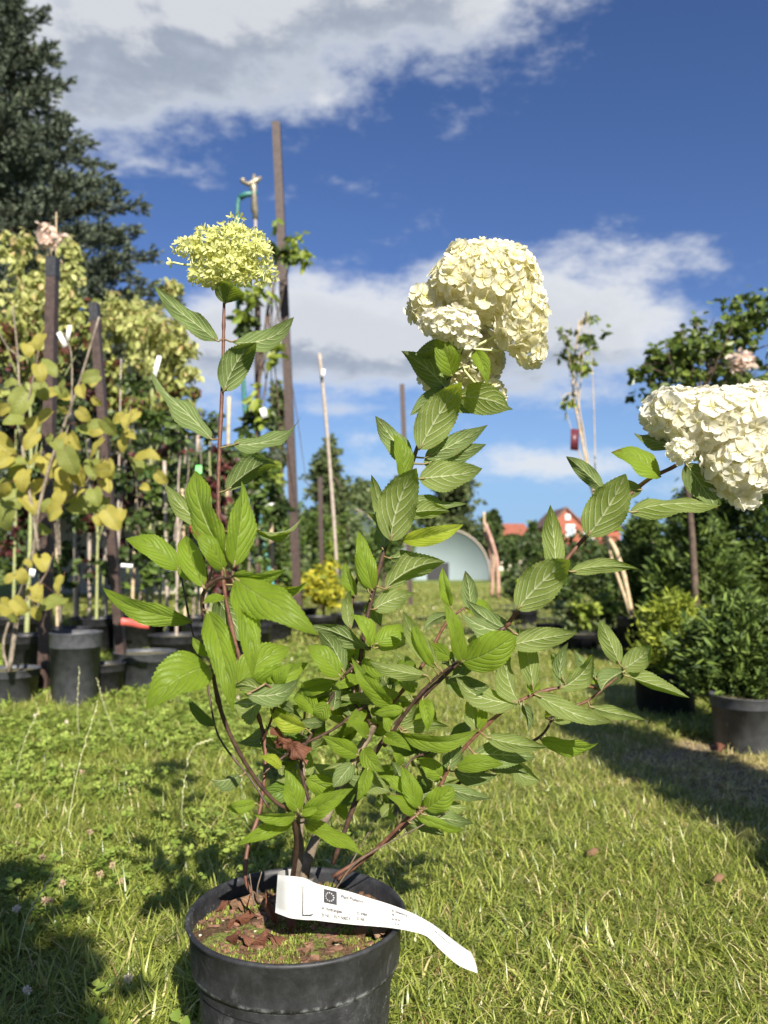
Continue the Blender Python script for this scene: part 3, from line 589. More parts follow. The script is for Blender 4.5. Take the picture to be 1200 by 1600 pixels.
LEAVES = [
 # flowering stem on the left
 (352, 474, 366, 440, 56, u, 0, -.03, dict(mat='leaf_dark', keys=['A'])), (340, 533, 249, 463, 40, u, 52, .03, dict(mat='leaf_dark', keys=['A'], bow=-.06)),
 (362, 534, 461, 501, 34, u, -35, 0, dict(mat='leaf_dark', keys=['A'])), (350, 611, 400, 532, 66, u, 8, -.02, dict(mat='leaf_dark', keys=['A'])),
 (330, 686, 234, 601, 38, u, 45, .03, dict(keys=['A'], bow=-.07, mat='leaf_dark')), (364, 695, 477, 660, 34, u, -40, 0, dict(keys=['A'], mat='leaf_dark')),
 (354, 766, 434, 714, 58, u, 10, -.03, dict(keys=['A'], mat='leaf_dark')), (328, 822, 257, 756, 40, u, 30, 0, dict(keys=['A'])), (400, 828, 474, 819, 22, t, 50, 0, dict(keys=['A'], dB=-.02)),
 (405, 912, 480, 915, 20, t, 50, .02, dict(keys=['A'])),
 # near shoot on the left, its upper faces lit
 (352, 868, 301, 736, 46, t, -28, .02, dict(keys=['B'])), (366, 884, 385, 750, 58, t, 5, .01, dict(keys=['B'])), (350, 890, 306, 828, 40, t, 0, -.01, dict(keys=['B'])),
 (364, 898, 448, 893, 30, t, 20, -.01, dict(keys=['B'])), (368, 904, 486, 970, 66, t, 0, -.05, dict(keys=['B'])), (366, 912, 402, 1052, 54, t, -15, -.04, dict(keys=['B'])),
 (318, 918, 288, 836, 56, t, 0, .03, dict(keys=['B'])), (300, 970, 152, 927, 40, t, -12, -.01, dict(keys=['B', 'I'], bow=.02)), (324, 955, 358, 1105, 56, t, 12, -.05, dict(keys=['B'])),
 (326, 1042, 230, 1100, 84, t, 0, -.04, dict(keys=['B'], bow=.12)), (280, 890, 196, 838, 44, t, 18, 0, dict(keys=['I'])), (283, 893, 232, 832, 26, t, 40, .02, dict(keys=['I'])),
 (280, 886, 300, 905, 18, t, 0, -.01, dict(keys=['I'])),
 (318, 942, 354, 932, 18, t, 0, 0, dict(keys=['B'])), (340, 935, 386, 1002, 60, u, 0, .02, dict(keys=['A'], mat='leaf_dark')), (372, 1068, 452, 1008, 62, t, 0, .02, dict(keys=['U', 'A'])),
 (376, 1078, 481, 1040, 66, t, 10, 0, dict(keys=['U', 'A'])), (385, 1085, 470, 1070, 40, u, 10, 0, dict(keys=['U'])), (328, 1025, 300, 996, 24, t, 0, 0, dict(keys=['B'])), (336, 1134, 293, 1092, 22, t, 20, 0, dict(keys=['I'], mat='leaf_dark')),
 (378, 1212, 329, 1222, 36, u, 0, -.01, dict(keys=['I'], mat='leaf_dark')), (400, 1255, 352, 1262, 26, t, 0, 0, dict(keys=['I', 'A'])),
 # low shoot at the front
 (466, 1268, 446, 1203, 42, t, 0, .0, dict(keys=['G2'])), (474, 1277, 549, 1236, 44, t, 0, -.02, dict(keys=['G2'])), (462, 1275, 396, 1272, 32, t, 0, -.02, dict(keys=['G2'])),
 (460, 1282, 374, 1313, 34, t, 12, -.03, dict(keys=['G2'])), (476, 1285, 566, 1331, 28, t, 20, -.04, dict(keys=['G2'])), (470, 1272, 500, 1262, 20, t, 0, 0, dict(keys=['G2'])),
 (478, 1138, 420, 1108, 38, t, 0, 0, dict(keys=['K', 'K2'], mat='leaf_lime')), (470, 1130, 510, 1128, 22, u, 0, -.02, dict(keys=['K', 'K2'])), (440, 1200, 405, 1180, 20, t, 0, 0, dict(mat='leaf_lime')),
 # shoot low on the right of the base
 (655, 1263, 633, 1198, 38, t, 10, 0, dict(keys=['H'])), (640, 1262, 616, 1190, 36, u, 0, .02, dict(keys=['H'], mat='leaf_dark')), (665, 1264, 707, 1232, 42, t, 0, -.01, dict(keys=['H'], prof='round')),
 (660, 1272, 738, 1286, 30, u, 0, 0, dict(keys=['H'])), (650, 1275, 726, 1306, 20, t, 30, 0, dict(keys=['H'])), (645, 1266, 594, 1210, 30, t, 35, 0, dict(keys=['H'])), (650, 1272, 612, 1245, 28, t, 0, -.02, dict(keys=['H'])),
 (640, 1285, 690, 1305, 22, u, 0, .02, dict(keys=['H'])),
 # main stem below the big flower
 (706, 588, 684, 530, 48, t, 10, -.02, dict(keys=['C2'], mat='leaf', dB=-.02, fold=.5)), (716, 545, 648, 552, 46, u, -20, 0, dict(keys=['C2'], mat='leaf_dark', dB=-.02)), (742, 548, 760, 600, 36, t, 0, -.02, dict(keys=['C2'], dB=-.03)),
 (700, 610, 632, 550, 52, u, 0, .01, dict(keys=['C2'], mat='leaf_dark')), (694, 608, 642, 646, 40, u, 10, .02, dict(keys=['C2'], mat='leaf_dark')), (655, 702, 722, 596, 68, u, 0, -.03, dict(keys=['C2'], mat='leaf', dB=-.02, fold=.22)),
 (716, 618, 798, 634, 58, u, 10, -.01, dict(keys=['C2'], mat='leaf')), (690, 632, 797, 640, 44, u, 10, .03, dict(keys=['C2'], mat='leaf_dark')), (664, 715, 757, 667, 40, u, -15, .01, dict(keys=['C2'], mat='leaf_dark')),
 (662, 725, 757, 697, 46, u, 10, .01, dict(keys=['C2'], mat='leaf_dark')), (655, 748, 754, 738, 58, u, 0, -.01, dict(keys=['C2'], mat='leaf')), (610, 845, 652, 728, 72, u, 0, -.03, dict(keys=['C2'], mat='leaf', dB=-.02, fold=.22)),
 (640, 722, 586, 655, 42, u, 15, .01, dict(keys=['C2'], mat='leaf_dark')), (630, 748, 619, 676, 34, t, 20, 0, dict(keys=['C2'])), (600, 815, 581, 742, 30, u, 10, 0, dict(keys=['C2'])),
 (638, 802, 702, 798, 42, u, 0, 0, dict(keys=['C2'])), (640, 778, 722, 792, 28, u, 20, .02, dict(keys=['C2'], mat='leaf_dark')), (628, 845, 724, 819, 44, t, 10, -.01, dict(keys=['C2'], mat='leaf_lime')),
 (582, 922, 560, 830, 42, t, 12, 0, dict(keys=['C2'])), (576, 925, 556, 845, 26, u, 20, .01, dict(keys=['C2'])), (598, 858, 580, 800, 42, u, 0, .01, dict(keys=['C2', 'S'])), (602, 920, 694, 875, 52, u, 5, -.01, dict(keys=['C2'], mat='leaf')), (584, 952, 648, 928, 40, u, 0, 0, dict(keys=['C2'], mat='leaf')),
 (555, 932, 539, 878, 26, t, 0, 0, dict(keys=['S'])), (548, 982, 544, 922, 22, u, 0, 0, dict(keys=['S'])), (608, 872, 655, 868, 26, u, 0, .02, dict(keys=['C2'], mat='leaf_dark')), (578, 935, 590, 975, 34, u, 0, .03, dict(keys=['C2'], mat='leaf_dark')),
 # branch to the right-hand flower
 (808, 952, 893, 872, 70, u, 0, -.03, dict(keys=['D2'], mat='leaf', dB=-.02, fold=.2)), (816, 942, 812, 903, 26, t, 0, 0, dict(keys=['D2'], mat='leaf_lime')), (868, 895, 857, 790, 42, u, 10, 0, dict(keys=['D2'], mat='leaf', side_=.06)),
 (892, 893, 996, 889, 36, u, -10, 0, dict(keys=['D2'], mat='leaf')), (918, 838, 978, 740, 74, u, 0, -.03, dict(keys=['D2'], mat='leaf', dB=-.02, fold=.3)), (925, 838, 978, 826, 24, t, 0, 0, dict(keys=['D2'])),
 (984, 800, 1123, 793, 46, u, -8, -.01, dict(keys=['D2'], mat='leaf', bow=-.05)), (942, 765, 884, 712, 34, u, 10, 0, dict(keys=['D2'], mat='leaf_dark')), (1003, 765, 925, 768, 40, u, 0, .01, dict(keys=['D2'], mat='leaf_dark')),
 (1032, 745, 963, 698, 42, t, 10, 0, dict(keys=['D2'])), (1072, 725, 1118, 793, 50, u, 0, 0, dict(keys=['D2'], mat='leaf_dark')), (1058, 695, 990, 678, 34, u, 0, .01, dict(keys=['D2'], mat='leaf_dark')),
 (798, 1008, 899, 990, 48, u, 0, 0, dict(keys=['D2', 'D'], mat='leaf')), (722, 1034, 802, 993, 64, t, 0, -.03, dict(keys=['D', 'O'], prof='round')), (722, 1034, 700, 942, 38, t, 15, -.02, dict(keys=['O'])),
 (810, 992, 716, 958, 44, u, 0, .0, dict(keys=['D', 'D2'], mat='leaf_dark')), (800, 985, 730, 940, 40, u, 0, .03, dict(keys=['D', 'D2'], mat='leaf_dark')), (704, 948, 690, 887, 30, t, 15, 0, dict(keys=['N'])), (735, 952, 727, 892, 32, u, 0, .01, dict(keys=['N'], mat='leaf_dark')),
 (728, 955, 772, 944, 32, t, 0, .02, dict(keys=['N'])), (700, 960, 660, 985, 26, u, 0, 0, dict(keys=['N'])), (735, 1040, 712, 1005, 40, u, 0, .02, dict(keys=['D', 'O'], mat='leaf_dark')),
 # inside the bush
 (580, 1010, 554, 957, 34, t, 0, 0, dict(keys=['Q'])), (578, 1015, 486, 972, 28, u, -20, 0, dict(keys=['Q'], mat='leaf_dark')), (585, 1013, 654, 990, 34, u, 0, 0, dict(keys=['Q'], mat='leaf')), (588, 1006, 630, 972, 38, t, 0, .02, dict(keys=['Q'])),
 (683, 1042, 628, 955, 34, u, 20, -.01, dict(keys=['O'], mat='leaf')), (678, 1044, 640, 960, 24, t, 20, .0, dict(keys=['O'])), (668, 1056, 577, 1034, 36, u, 0, -.01, dict(keys=['O', 'D'], mat='leaf')), (612, 1102, 550, 1033, 36, t, 0, -.03, dict(keys=['K2', 'D'])), (600, 1098, 526, 1092, 26, u, 0, 0, dict(keys=['K2'])),
 (532, 1056, 482, 1006, 46, t, 0, 0, dict(keys=['K'])), (537, 1050, 498, 985, 36, u, 10, -.01, dict(keys=['K'], mat='leaf_dark')), (512, 1098, 494, 1124, 34, t, 0, 0, dict(keys=['K'], prof='round')), (520, 1110, 520, 1060, 26, u, 0, 0, dict(keys=['K'])),
 (608, 1145, 612, 1098, 38, t, 0, .02, dict(keys=['D', 'K2'])), (628, 1144, 746, 1148, 32, t, 25, -.02, dict(keys=['D'])), (630, 1140, 700, 1130, 30, u, 0, 0, dict(keys=['D'])), (745, 1142, 745, 1080, 28, u, 25, 0, dict(keys=['E'])), (748, 1142, 757, 1085, 20, t, 20, 0, dict(keys=['E'])),
 (833, 1076, 811, 980, 40, u, 0, -.01, dict(keys=['E'], mat='leaf')), (812, 1100, 789, 1020, 36, u, 10, 0, dict(keys=['E'], mat='leaf')), (808, 1098, 706, 1064, 40, u, 0, -.01, dict(keys=['E'], mat='leaf')), (836, 1085, 953, 1135, 40, u, 5, -.02, dict(keys=['E'], mat='leaf')),
 (875, 1076, 930, 1026, 46, u, 0, -.01, dict(keys=['E'], mat='leaf')), (876, 1074, 886, 1003, 28, u, 10, .0, dict(keys=['E'])), (880, 1062, 860, 1018, 24, u, 0, .01, dict(keys=['E'])), (932, 1062, 898, 1018, 32, u, 0, .02, dict(keys=['E2'], mat='leaf_dark')), (930, 1070, 925, 1040, 30, t, 0, .02, dict(keys=['E2'])),
 (976, 1048, 936, 1082, 46, u, 0, -.01, dict(keys=['E2'], mat='leaf_dark')), (968, 1038, 936, 968, 36, u, 10, 0, dict(keys=['E2'], mat='leaf')), (974, 1045, 1019, 1008, 42, u, 0, -.01, dict(keys=['E2'], mat='leaf')), (976, 1055, 1076, 1086, 32, u, 5, 0, dict(keys=['E2'], mat='leaf')),
 (922, 1104, 1004, 1120, 28, u, 0, 0, dict(keys=['E2'], mat='leaf')), (760, 1152, 855, 1168, 40, u, 0, -.01, dict(keys=['E'], mat='leaf')), (845, 1156, 938, 1169, 34, t, 15, 0, dict(keys=['Fr'])), (712, 1199, 786, 1194, 32, t, 10, -.01, dict(keys=['E'])),
 (742, 1178, 834, 1182, 48, u, 0, .02, dict(keys=['E'], mat='leaf_dark')), (700, 1202, 705, 1146, 40, u, 0, 0, dict(keys=['E'])), (768, 1204, 824, 1206, 32, u, 0, 0, dict(keys=['Fr'], mat='leaf_dark')), (866, 1128, 894, 1098, 36, u, 0, 0, dict(keys=['Fr'])), (853, 1122, 850, 1090, 20, t, 0, 0, dict(keys=['Fr'], mat='leaf_lime')),
 (560, 1180, 505, 1150, 34, t, 0, -.02, dict(keys=['C'], dB=-.02)), (552, 1192, 520, 1232, 34, u, 0, -.02, dict(keys=['C'], dB=-.02)), (566, 1170, 600, 1205, 32, t, 10, -.02, dict(keys=['C'], dB=-.015)), (575, 1150, 540, 1128, 30, t, 0, -.02, dict(keys=['C'], dB=-.02)),
 (540, 1215, 590, 1232, 32, u, 0, -.02, dict(keys=['C'], dB=-.015)), (562, 1060, 520, 1078, 30, t, 0, -.02, dict(keys=['C2'])), (565, 1035, 610, 1052, 32, t, 10, -.02, dict(keys=['C2'])), (568, 1085, 625, 1082, 30, u, 0, -.01, dict(keys=['C2'])), (572, 1110, 536, 1150, 30, t, 0, -.02, dict(keys=['C2'])),
 (600, 1150, 640, 1172, 34, t, 0, -.02, dict(keys=['D'], dB=-.02)), (612, 1140, 650, 1100, 34, u, 0, -.01, dict(keys=['D'])), (575, 1200, 560, 1250, 30, t, 0, -.02, dict(keys=['D'], dB=-.015)), (660, 1092, 668, 1140, 32, t, 0, -.02, dict(keys=['D'])), (690, 1215, 655, 1185, 34, t, 0, 0, dict(keys=['E'])),
 (818, 1100, 828, 1142, 24, u, 0, 0, dict(keys=['E'], mat='leaf_dark')), (828, 1085, 838, 1070, 26, t, 0, .03, dict(keys=['E'])), (690, 1228, 764, 1248, 30, u, 0, 0, dict(keys=['E', 'Fr'], mat='leaf_dark')), (778, 1170, 770, 1140, 20, t, 0, .02, dict(keys=['Fr'])),
]
for q in LEAVES:
    bx, by, tx, ty, w, sd, rl, dT, kw = q; kw = dict(kw); s_ = kw.pop('side_', None)
    hleaf(bx, by, tx, ty, w, sd, rl, dT, **kw)
# the shaded inside of the bush
rr = random.Random(11)
for i in range(130):
    key = rr.choice(['C', 'C', 'C2', 'D', 'K2', 'K2', 'N', 'E', 'V', 'V', 'W', 'W', 'K', 'K', 'Fr', 'O', 'S', 'T', 'U'])
    c_ = [s for s in SP if s[3] == key and 420 < s[0] < 800 and 980 < s[1] < 1290]
    if not c_: continue
    s = rr.choice(c_); a = rr.uniform(0, 6.28); L = rr.uniform(38, 86)
    hleaf(s[0]+10*math.cos(a), s[1]-10*math.sin(a), s[0]+L*math.cos(a), s[1]-L*math.sin(a)*.7, L*rr.uniform(.38, .52), rr.choice('ut'), rr.uniform(-40, 40), rr.uniform(-.02, .07), dB=rr.uniform(.01, .04), keys=[key], mat=rr.choice(['leaf', 'leaf_dark']))
# dead brown leaf hanging in the fork
for (bx, by, tx, ty, w, dT) in ((455, 1170, 424, 1135, 20, 0), (452, 1160, 480, 1196, 30, -.02), (446, 1150, 458, 1190, 22, .01), (440, 1145, 430, 1170, 14, .0)):
    s = stem_near(bx, by, ['K2', 'T']); B = P(bx, by, s[2]); T = P(tx, ty, s[2]+dT)
    add_leaf('dead_leaf', B, T, w*s[2]/F*1.3, (EYE-B), M['dead'], hy, P(*s[:3]), bow=.2, fold=.7, curl=.9, wave=.32, nu=16, nv=4, twist=1.6, teeth=.03, label='shrivelled rust brown dead leaf', seed=bx)

# ---- florets
def petal_mat(name, c1, c2, tr, centre):
    m_, g = newmat(name); uv = g.n('ShaderNodeUVMap'); sp = g.n('ShaderNodeSeparateXYZ'); g.put(sp.inputs[0], uv.outputs[0]); oi = g.n('ShaderNodeObjectInfo')
    t = g.n('ShaderNodeTexCoord'); w = g.noise(t.outputs['Object'], 500, 3)
    c = g.mix(oi.outputs['Random'], c1, c2); c = g.mix(g.sstep(sp.outputs[0], .45, .0), c, centre)
    ln = g.m('MULTIPLY', g.m('ABSOLUTE', g.m('SINE', g.m('MULTIPLY', sp.outputs[1], 28))), .5)
    bp = g.bump(g.m('ADD', ln, w), .25, .0005)
    d = princ(g, c, .6, .25, bp); tl = g.n('ShaderNodeBsdfTranslucent'); g.put(tl.inputs[0], tr+(1,)); g.put(tl.inputs[1], bp)
    mx = g.n('ShaderNodeMixShader'); mx.inputs[0].default_value = .46; g.put(mx.inputs[1], d); g.put(mx.inputs[2], tl.outputs[0]); g.put(g.out.inputs[0], mx.outputs[0]); return m_
M['petal'] = petal_mat('cream_petal', (.82, .78, .56), (.85, .82, .66), (.88, .83, .56), (.76, .72, .32))
M['petal2'] = petal_mat('white_petal', (.82, .79, .66), (.85, .83, .74), (.88, .84, .66), (.78, .75, .42))
M['bud'] = petal_mat('lime_bud_petal', (.70, .70, .26), (.78, .77, .40), (.78, .78, .28), (.52, .58, .16))
M['pedicel'] = simple('pedicel', (.55, .58, .26), (.66, .66, .38), .6, 50, 0)
M['pedicel_y'] = simple('pedicel_lime', (.55, .60, .22), (.68, .70, .32), .6, 50, 0)
def floret_mesh(seed, size=1., npet=4, wid=1.0, cup=.16, mat='petal', nu=6, nv=3):
    r_ = random.Random(seed); V = []; Fs = []; UV = []
    for k in range(npet):
        a = 2*math.pi*k/npet+r_.uniform(-.12, .12); L = size*r_.uniform(.88, 1.08); W = size*wid*r_.uniform(.88, 1.1); tilt = r_.uniform(-.10, .16)+cup; cur = r_.uniform(-.1, .3); off = (k % 2)*.03*size
        ca, sa = math.cos(a), math.sin(a); b = len(V)
        for i in range(nu+1):
            u_ = i/nu; p = max(.16, (math.sin(math.pi*.5*min(1, u_/.62))**.8 if u_ < .62 else math.sqrt(max(0, 1-((u_-.62)/.40)**2))))
            for j in range(-nv, nv+1):
                v_ = j/nv; x = L*(.04+.96*u_); y = W*.5*p*v_
                z = x*math.sin(tilt)+off-cur*L*.3*u_*u_+W*.13*v_*v_
                V.append((ca*x-sa*y, sa*x+ca*y, z)); UV.append((u_, (v_+1)/2))
        m = 2*nv+1; Fs += [(b+i*m+j, b+(i+1)*m+j, b+(i+1)*m+j+1, b+i*m+j+1) for i in range(nu) for j in range(m-1)]
    mb = MB(); s = size*.10; mb.lathe((0, 0, size*.03), [(.0001, -s), (s, 0), (.0001, s)], 5)
    b = len(V); V += [Vector(v) for v in mb.v]; Fs += [tuple(i+b for i in f) for f in mb.f]; UV += [(0, .5)]*len(mb.v)
    return V, Fs, UV, mat
def head(label, lobes, spacing, sz, axis_px, mat, stalkmat, nmax, up=0., petk={}, vary=.15, seed=1, jit=.12):
    """lobes: (px, py, Y, rx, ry, rz px).  One floret per Poisson sample of the lobes' outer surface"""
    r_ = random.Random(seed); E = []
    for (px, py, Y, rx, ry, rz) in lobes: E.append((P(px, py, Y), Vector((rx*Y/F, rz*Y/F, ry*Y/F))))
    Cn = P(*axis_px); pts = []; sp_ = spacing*lobes[0][2]/F
    for _ in range(9000):
        e = r_.choices(range(len(E)), [q[1].x*q[1].z+q[1].x*q[1].y for q in E])[0]; c, rad = E[e]
        d = Vector((r_.gauss(0, 1), r_.gauss(0, 1), r_.gauss(0, 1))).normalized()
        p = c+Vector((d.x*rad.x, d.y*rad.y, d.z*rad.z))*(1+r_.uniform(-jit, jit*.5))
        if any(i != e and sum(((p[k]-E[i][0][k])/E[i][1][k])**2 for k in range(3)) < .72 for i in range(len(E))): continue
        n = Vector((d.x/rad.x, d.y/rad.y, d.z/rad.z)).normalized()
        if any((p-q[0]).length < sp_ for q in pts): continue
        pts.append((p, n))
    hd = MB()
    mains = [c for c, _ in E]
    for c in mains: hd.tube(catmull([Cn, (Cn+c)/2+Vector((0, 0, -.004)), c], 4), [.0016]*5+[.0012]*4, 6)
    for p, n in pts:
        c = min(mains, key=lambda q: (q-p).length); a = c+(p-c)*.25
        hd.tube([a, (a+p)/2+Vector((0, 0, -.002)), p-n*.0015], [.0006, .0005, .0005], 4, cap=False)
    ho = hd.build('flower_head', M[stalkmat], hy); ho['label'] = label
    vars_ = [floret_mesh(seed*10+i, sz, mat=mat, npet=4 if i % 4 else 5, **petk) for i in range(6)]
    mes = [mesh([tuple(v) for v in a], b, M[mat], True, uv=c, name='floret') for a, b, c, _ in vars_]
    facing = sorted(range(len(pts)), key=lambda i: -pts[i][1].dot((EYE-pts[i][0]).normalized()))
    rest = []
    for rank, i in enumerate(facing):
        p, n = pts[i]; n2 = (n+Vector((0, 0, up))+Vector((r_.gauss(0, .15), r_.gauss(0, .15), r_.gauss(0, .15)))).normalized()
        q = n2.to_track_quat('Z', 'Y') @ Matrix.Rotation(r_.uniform(0, 6.28), 3, 'Z').to_quaternion(); sc = r_.uniform(1-vary, 1+vary); k = r_.randrange(6)
        if rank < nmax and n.dot((EYE-p).normalized()) > -.25: link('floret', mes[k], ho, p, q, sc)
        else: rest.append((p, q, sc, k))
    if rest:
        V = []; Fs = []; UV = []
        for p, q, sc, k in rest:
            a, b_, c, _ = vars_[k]; b0 = len(V); V += [p+q @ (Vector(v)*sc) for v in a]; Fs += [tuple(x+b0 for x in f) for f in b_]; UV += c
        tag(link('back_florets', mesh([tuple(v) for v in V], Fs, M[mat], True, WO[ho.name], uv=UV), ho), kind='stuff')
    return len(pts)
n1 = head('large domed cream white flower head on the tall middle stem', [(768, 445, .945, 72, 60, 66), (716, 440, .94, 42, 32, 44), (812, 495, .935, 38, 56, 44), (828, 540, .93, 20, 30, 24), (745, 410, .95, 46, 30, 40), (672, 478, .965, 30, 30, 30), (790, 425, .94, 42, 36, 44)], 15.0, .0131, (735, 545, .95), 'petal', 'pedicel', 215, seed=3)
n2 = head('small pale side cluster below the big cream flower', [(702, 504, .90, 44, 22, 26), (730, 524, .90, 16, 18, 14)], 10.5, .0082, (710, 560, .93), 'petal2', 'pedicel', 60, up=.3, seed=4)
n3 = head('shaded lower flower cluster behind the leaves under the big flower', [(744, 560, .99, 40, 44, 30), (768, 618, .975, 16, 20, 16), (684, 580, .99, 26, 28, 26)], 14, .0120, (722, 575, .95), 'petal', 'pedicel', 60, seed=5)
n4 = head('broad white flower head at the end of the right hand branch', [(1120, 660, .865, 84, 50, 62), (1052, 645, .865, 42, 34, 42), (1160, 725, .85, 52, 44, 44), (1180, 670, .87, 54, 50, 50), (1185, 640, .88, 50, 36, 46), (1165, 765, .85, 16, 22, 18)], 16.2, .0140, (1085, 712, .87), 'petal2', 'pedicel', 230, seed=6)
n5 = head('tiny white floret cluster hanging under the right hand flower', [(1064, 704, .83, 20, 16, 14)], 11, .0078, (1080, 715, .86), 'petal2', 'pedicel', 20, seed=7)
n6 = head('opening lime yellow flower head on the left stem', [(355, 400, .93, 44, 34, 40), (298, 387, .92, 24, 14, 18), (367, 356, .93, 12, 20, 12), (330, 376, .93, 22, 18, 20), (398, 392, .925, 24, 28, 24), (412, 424, .925, 16, 16, 16), (345, 428, .92, 46, 16, 28), (360, 380, .93, 34, 24, 30)], 8.4, .0062, (352, 436, .93), 'bud', 'pedicel_y', 290, up=.25, petk=dict(wid=.55, cup=.70, nu=3, nv=1), vary=.4, seed=8, jit=.26)
head('single lime bud sticking out left of the yellow flower head', [(270, 410, .92, 3, 3, 3)], 7, .0060, (318, 408, .925), 'bud', 'pedicel_y', 2, petk=dict(wid=.7, cup=.8, nu=3, nv=1), seed=9)
print('FLORETS', n1, n2, n3, n4, n5, n6, 'LEAVES', nleaf[0])

# ---------------------------------------------------------------- paper plant passport label
m_, g = newmat('label_paper'); t = g.n('ShaderNodeTexCoord'); n1_ = g.noise(t.outputs['Object'], 60, 5, .6); n2_ = g.noise(t.outputs['Object'], 900, 2)
g.put(g.out.inputs[0], princ(g, g.mix(g.m('MULTIPLY', g.sstep(n1_, .5, .8), .5), (.57, .56, .53), (.48, .46, .42)), .45, .35, g.bump(g.m('ADD', n1_, g.m('MULTIPLY', n2_, .2)), .3, .002))); M['paper'] = m_
M['print'] = simple('label_print', (.03, .03, .035), (.05, .05, .06), .6, 50, 0)
lab = thing('plant_label', P(500, 1410, .80), 'white paper plant passport strip looped round the hydrangea base and hanging over the pot rim', 'plant label')
U = [(434, 1367, .800), (455, 1369, .788), (476, 1372, .793), (493, 1380, .800), (510, 1385, .803), (545, 1393, .805), (580, 1404, .812), (612, 1414, .822), (645, 1427, .835), (676, 1444, .838), (700, 1462, .828), (722, 1479, .812), (736, 1488, .802)]
Lw = [(430, 1426, .795), (452, 1434, .783), (474, 1437, .788), (493, 1438, .795), (510, 1440, .798), (545, 1444, .800), (580, 1447, .807), (612, 1450, .817), (645, 1456, .829), (668, 1464, .830), (688, 1484, .818), (716, 1508, .800), (746, 1521, .790)]
Uc = catmull([P(*p) for p in U], 6); Lc = catmull([P(*p) for p in Lw], 6); NS = len(Uc)
def surf(s, t_, off=0.):
    """s 0..1 along, t 0 (lower edge)..1 (upper)"""
    f = min(max(s, 0), 1)*(NS-1); i = min(int(f), NS-2); f -= i
    a = Uc[i]*(1-f)+Uc[i+1]*f; b = Lc[i]*(1-f)+Lc[i+1]*f; tan = (Uc[i+1]-Uc[i]); up = (a-b)
    n = np.cross(tan, up); n = n/np.linalg.norm(n)
    if n[1] > 0: n = -n
    p = b+(a-b)*t_+n*(off+.0016*math.sin(math.pi*t_)*math.sin(s*17)); return Vector(p)
# arc length, so that the print keeps its proportions
cum = [0]
for i in range(1, NS): cum.append(cum[-1]+float(np.linalg.norm((Uc[i]+Lc[i])/2-(Uc[i-1]+Lc[i-1])/2)))
def s_of_px(px):
    c = [(P_[0]+Q_[0])/2 for P_, Q_ in zip(Uc, Lc)]
    for i in range(NS-1):
        X = 600+F*c[i+1]/(Uc[i+1][1]*.99)
        if X > px: return i/(NS-1)
    return 1
V = [surf(i/96, j/6) for i in range(97) for j in range(7)]
V += [surf(i/96, j/6, -.00035) for i in range(97) for j in range(7)]
Fs = [(i*7+j, (i+1)*7+j, (i+1)*7+j+1, i*7+j+1) for i in range(96) for j in range(6)]; Fs += [tuple(k+679 for k in f)[::-1] for f in Fs]
for i in range(96):
    for j in (0, 6): Fs.append((i*7+j, (i+1)*7+j, 679+(i+1)*7+j, 679+i*7+j))
link('paper_strip', mesh([tuple(v) for v in V], Fs, M['paper'], True, lab.location), lab)
# the loop that goes behind the stem, and the tucked tongue
mb = MB(); a0, b0 = P(*U[0]), P(*Lw[0]); ctr = P(462, 1400, .84)
lp = [(a0, b0), (P(436, 1362, .835), P(434, 1415, .835)), (P(462, 1358, .875), P(460, 1410, .875)), (P(490, 1366, .85), P(490, 1420, .85)), (P(497, 1376, .81), P(497, 1436, .81))]
ca = catmull([p[0] for p in lp], 5); cb = catmull([p[1] for p in lp], 5)
vs = [Vector(p) for q in zip(ca, cb) for p in q]; n_ = len(ca)
mb.add(vs, [(2*i, 2*i+1, 2*i+3, 2*i+2) for i in range(n_-1)])
mb.add([v+Vector((0, .0004, 0)) for v in vs], [(2*i+2, 2*i+3, 2*i+1, 2*i) for i in range(n_-1)])
mb.build('paper_loop', M['paper'], lab)
mb = MB(); tg = []
for k in range(15):
    a = math.pi*k/14-math.pi/2; tg.append((484+15*math.cos(a), 1406+23*math.sin(a)))
pts = [P(474, 1383, .786)]+[P(x, y, .7845-.0035*math.cos(math.pi*(i/14-.5))) for i, (x, y) in enumerate(tg)]+[P(474, 1429, .781)]
mb.add(pts, [tuple(range(len(pts)))]); mb.add([p+Vector((0, .0005, 0)) for p in pts], [tuple(range(len(pts)))[::-1]])
k_ = len(pts); mb.add(pts+[p+Vector((0, .0005, 0)) for p in pts], [(i, (i+1) % k_, (i+1) % k_+k_, i+k_) for i in range(k_)])
mb.build('paper_tongue', M['paper'], lab, smooth=False)
def text_on(txt, px, tt, hgt, rot=0, name='lettering', xs=.70):
    cu = bpy.data.curves.new('t', 'FONT'); cu.body = txt; cu.size = 1; cu.offset = .03; cu.resolution_u = 3
    ob = bpy.data.objects.new('t', cu); COL.objects.link(ob); dg = bpy.context.evaluated_depsgraph_get(); me = ob.evaluated_get(dg).to_mesh()
    co = [v.co.copy() for v in me.vertices]; fs = [tuple(p.vertices) for p in me.polygons]; ob.evaluated_get(dg).to_mesh_clear(); bpy.data.objects.remove(ob)
    s0 = s_of_px(px); L0 = cum[int(s0*(NS-1))]; ww = .041
    V = []
    for c in co:
        x, y = c.x*hgt*xs, c.y*hgt; L_ = L0+x; i = int(np.searchsorted(cum, L_)); i = min(max(i, 1), NS-1)
        s = (i-1+(L_-cum[i-1])/max(cum[i]-cum[i-1], 1e-9))/(NS-1)
        V.append(surf(s, tt+y/ww+rot*x/ww, .0003))
    link(name, mesh([tuple(v) for v in V], fs, M['print'], False, lab.location), lab)
text_on('Plant Passport', 537, .76, .0058)
text_on('A Hydrangea', 507, .31, .0056); text_on('C 3984', 560, .34, .0056)
text_on('B NL - 357150023', 507, .12, .0056); text_on('D NL', 562, .16, .0056); text_on('1', 543, .02, .0056)
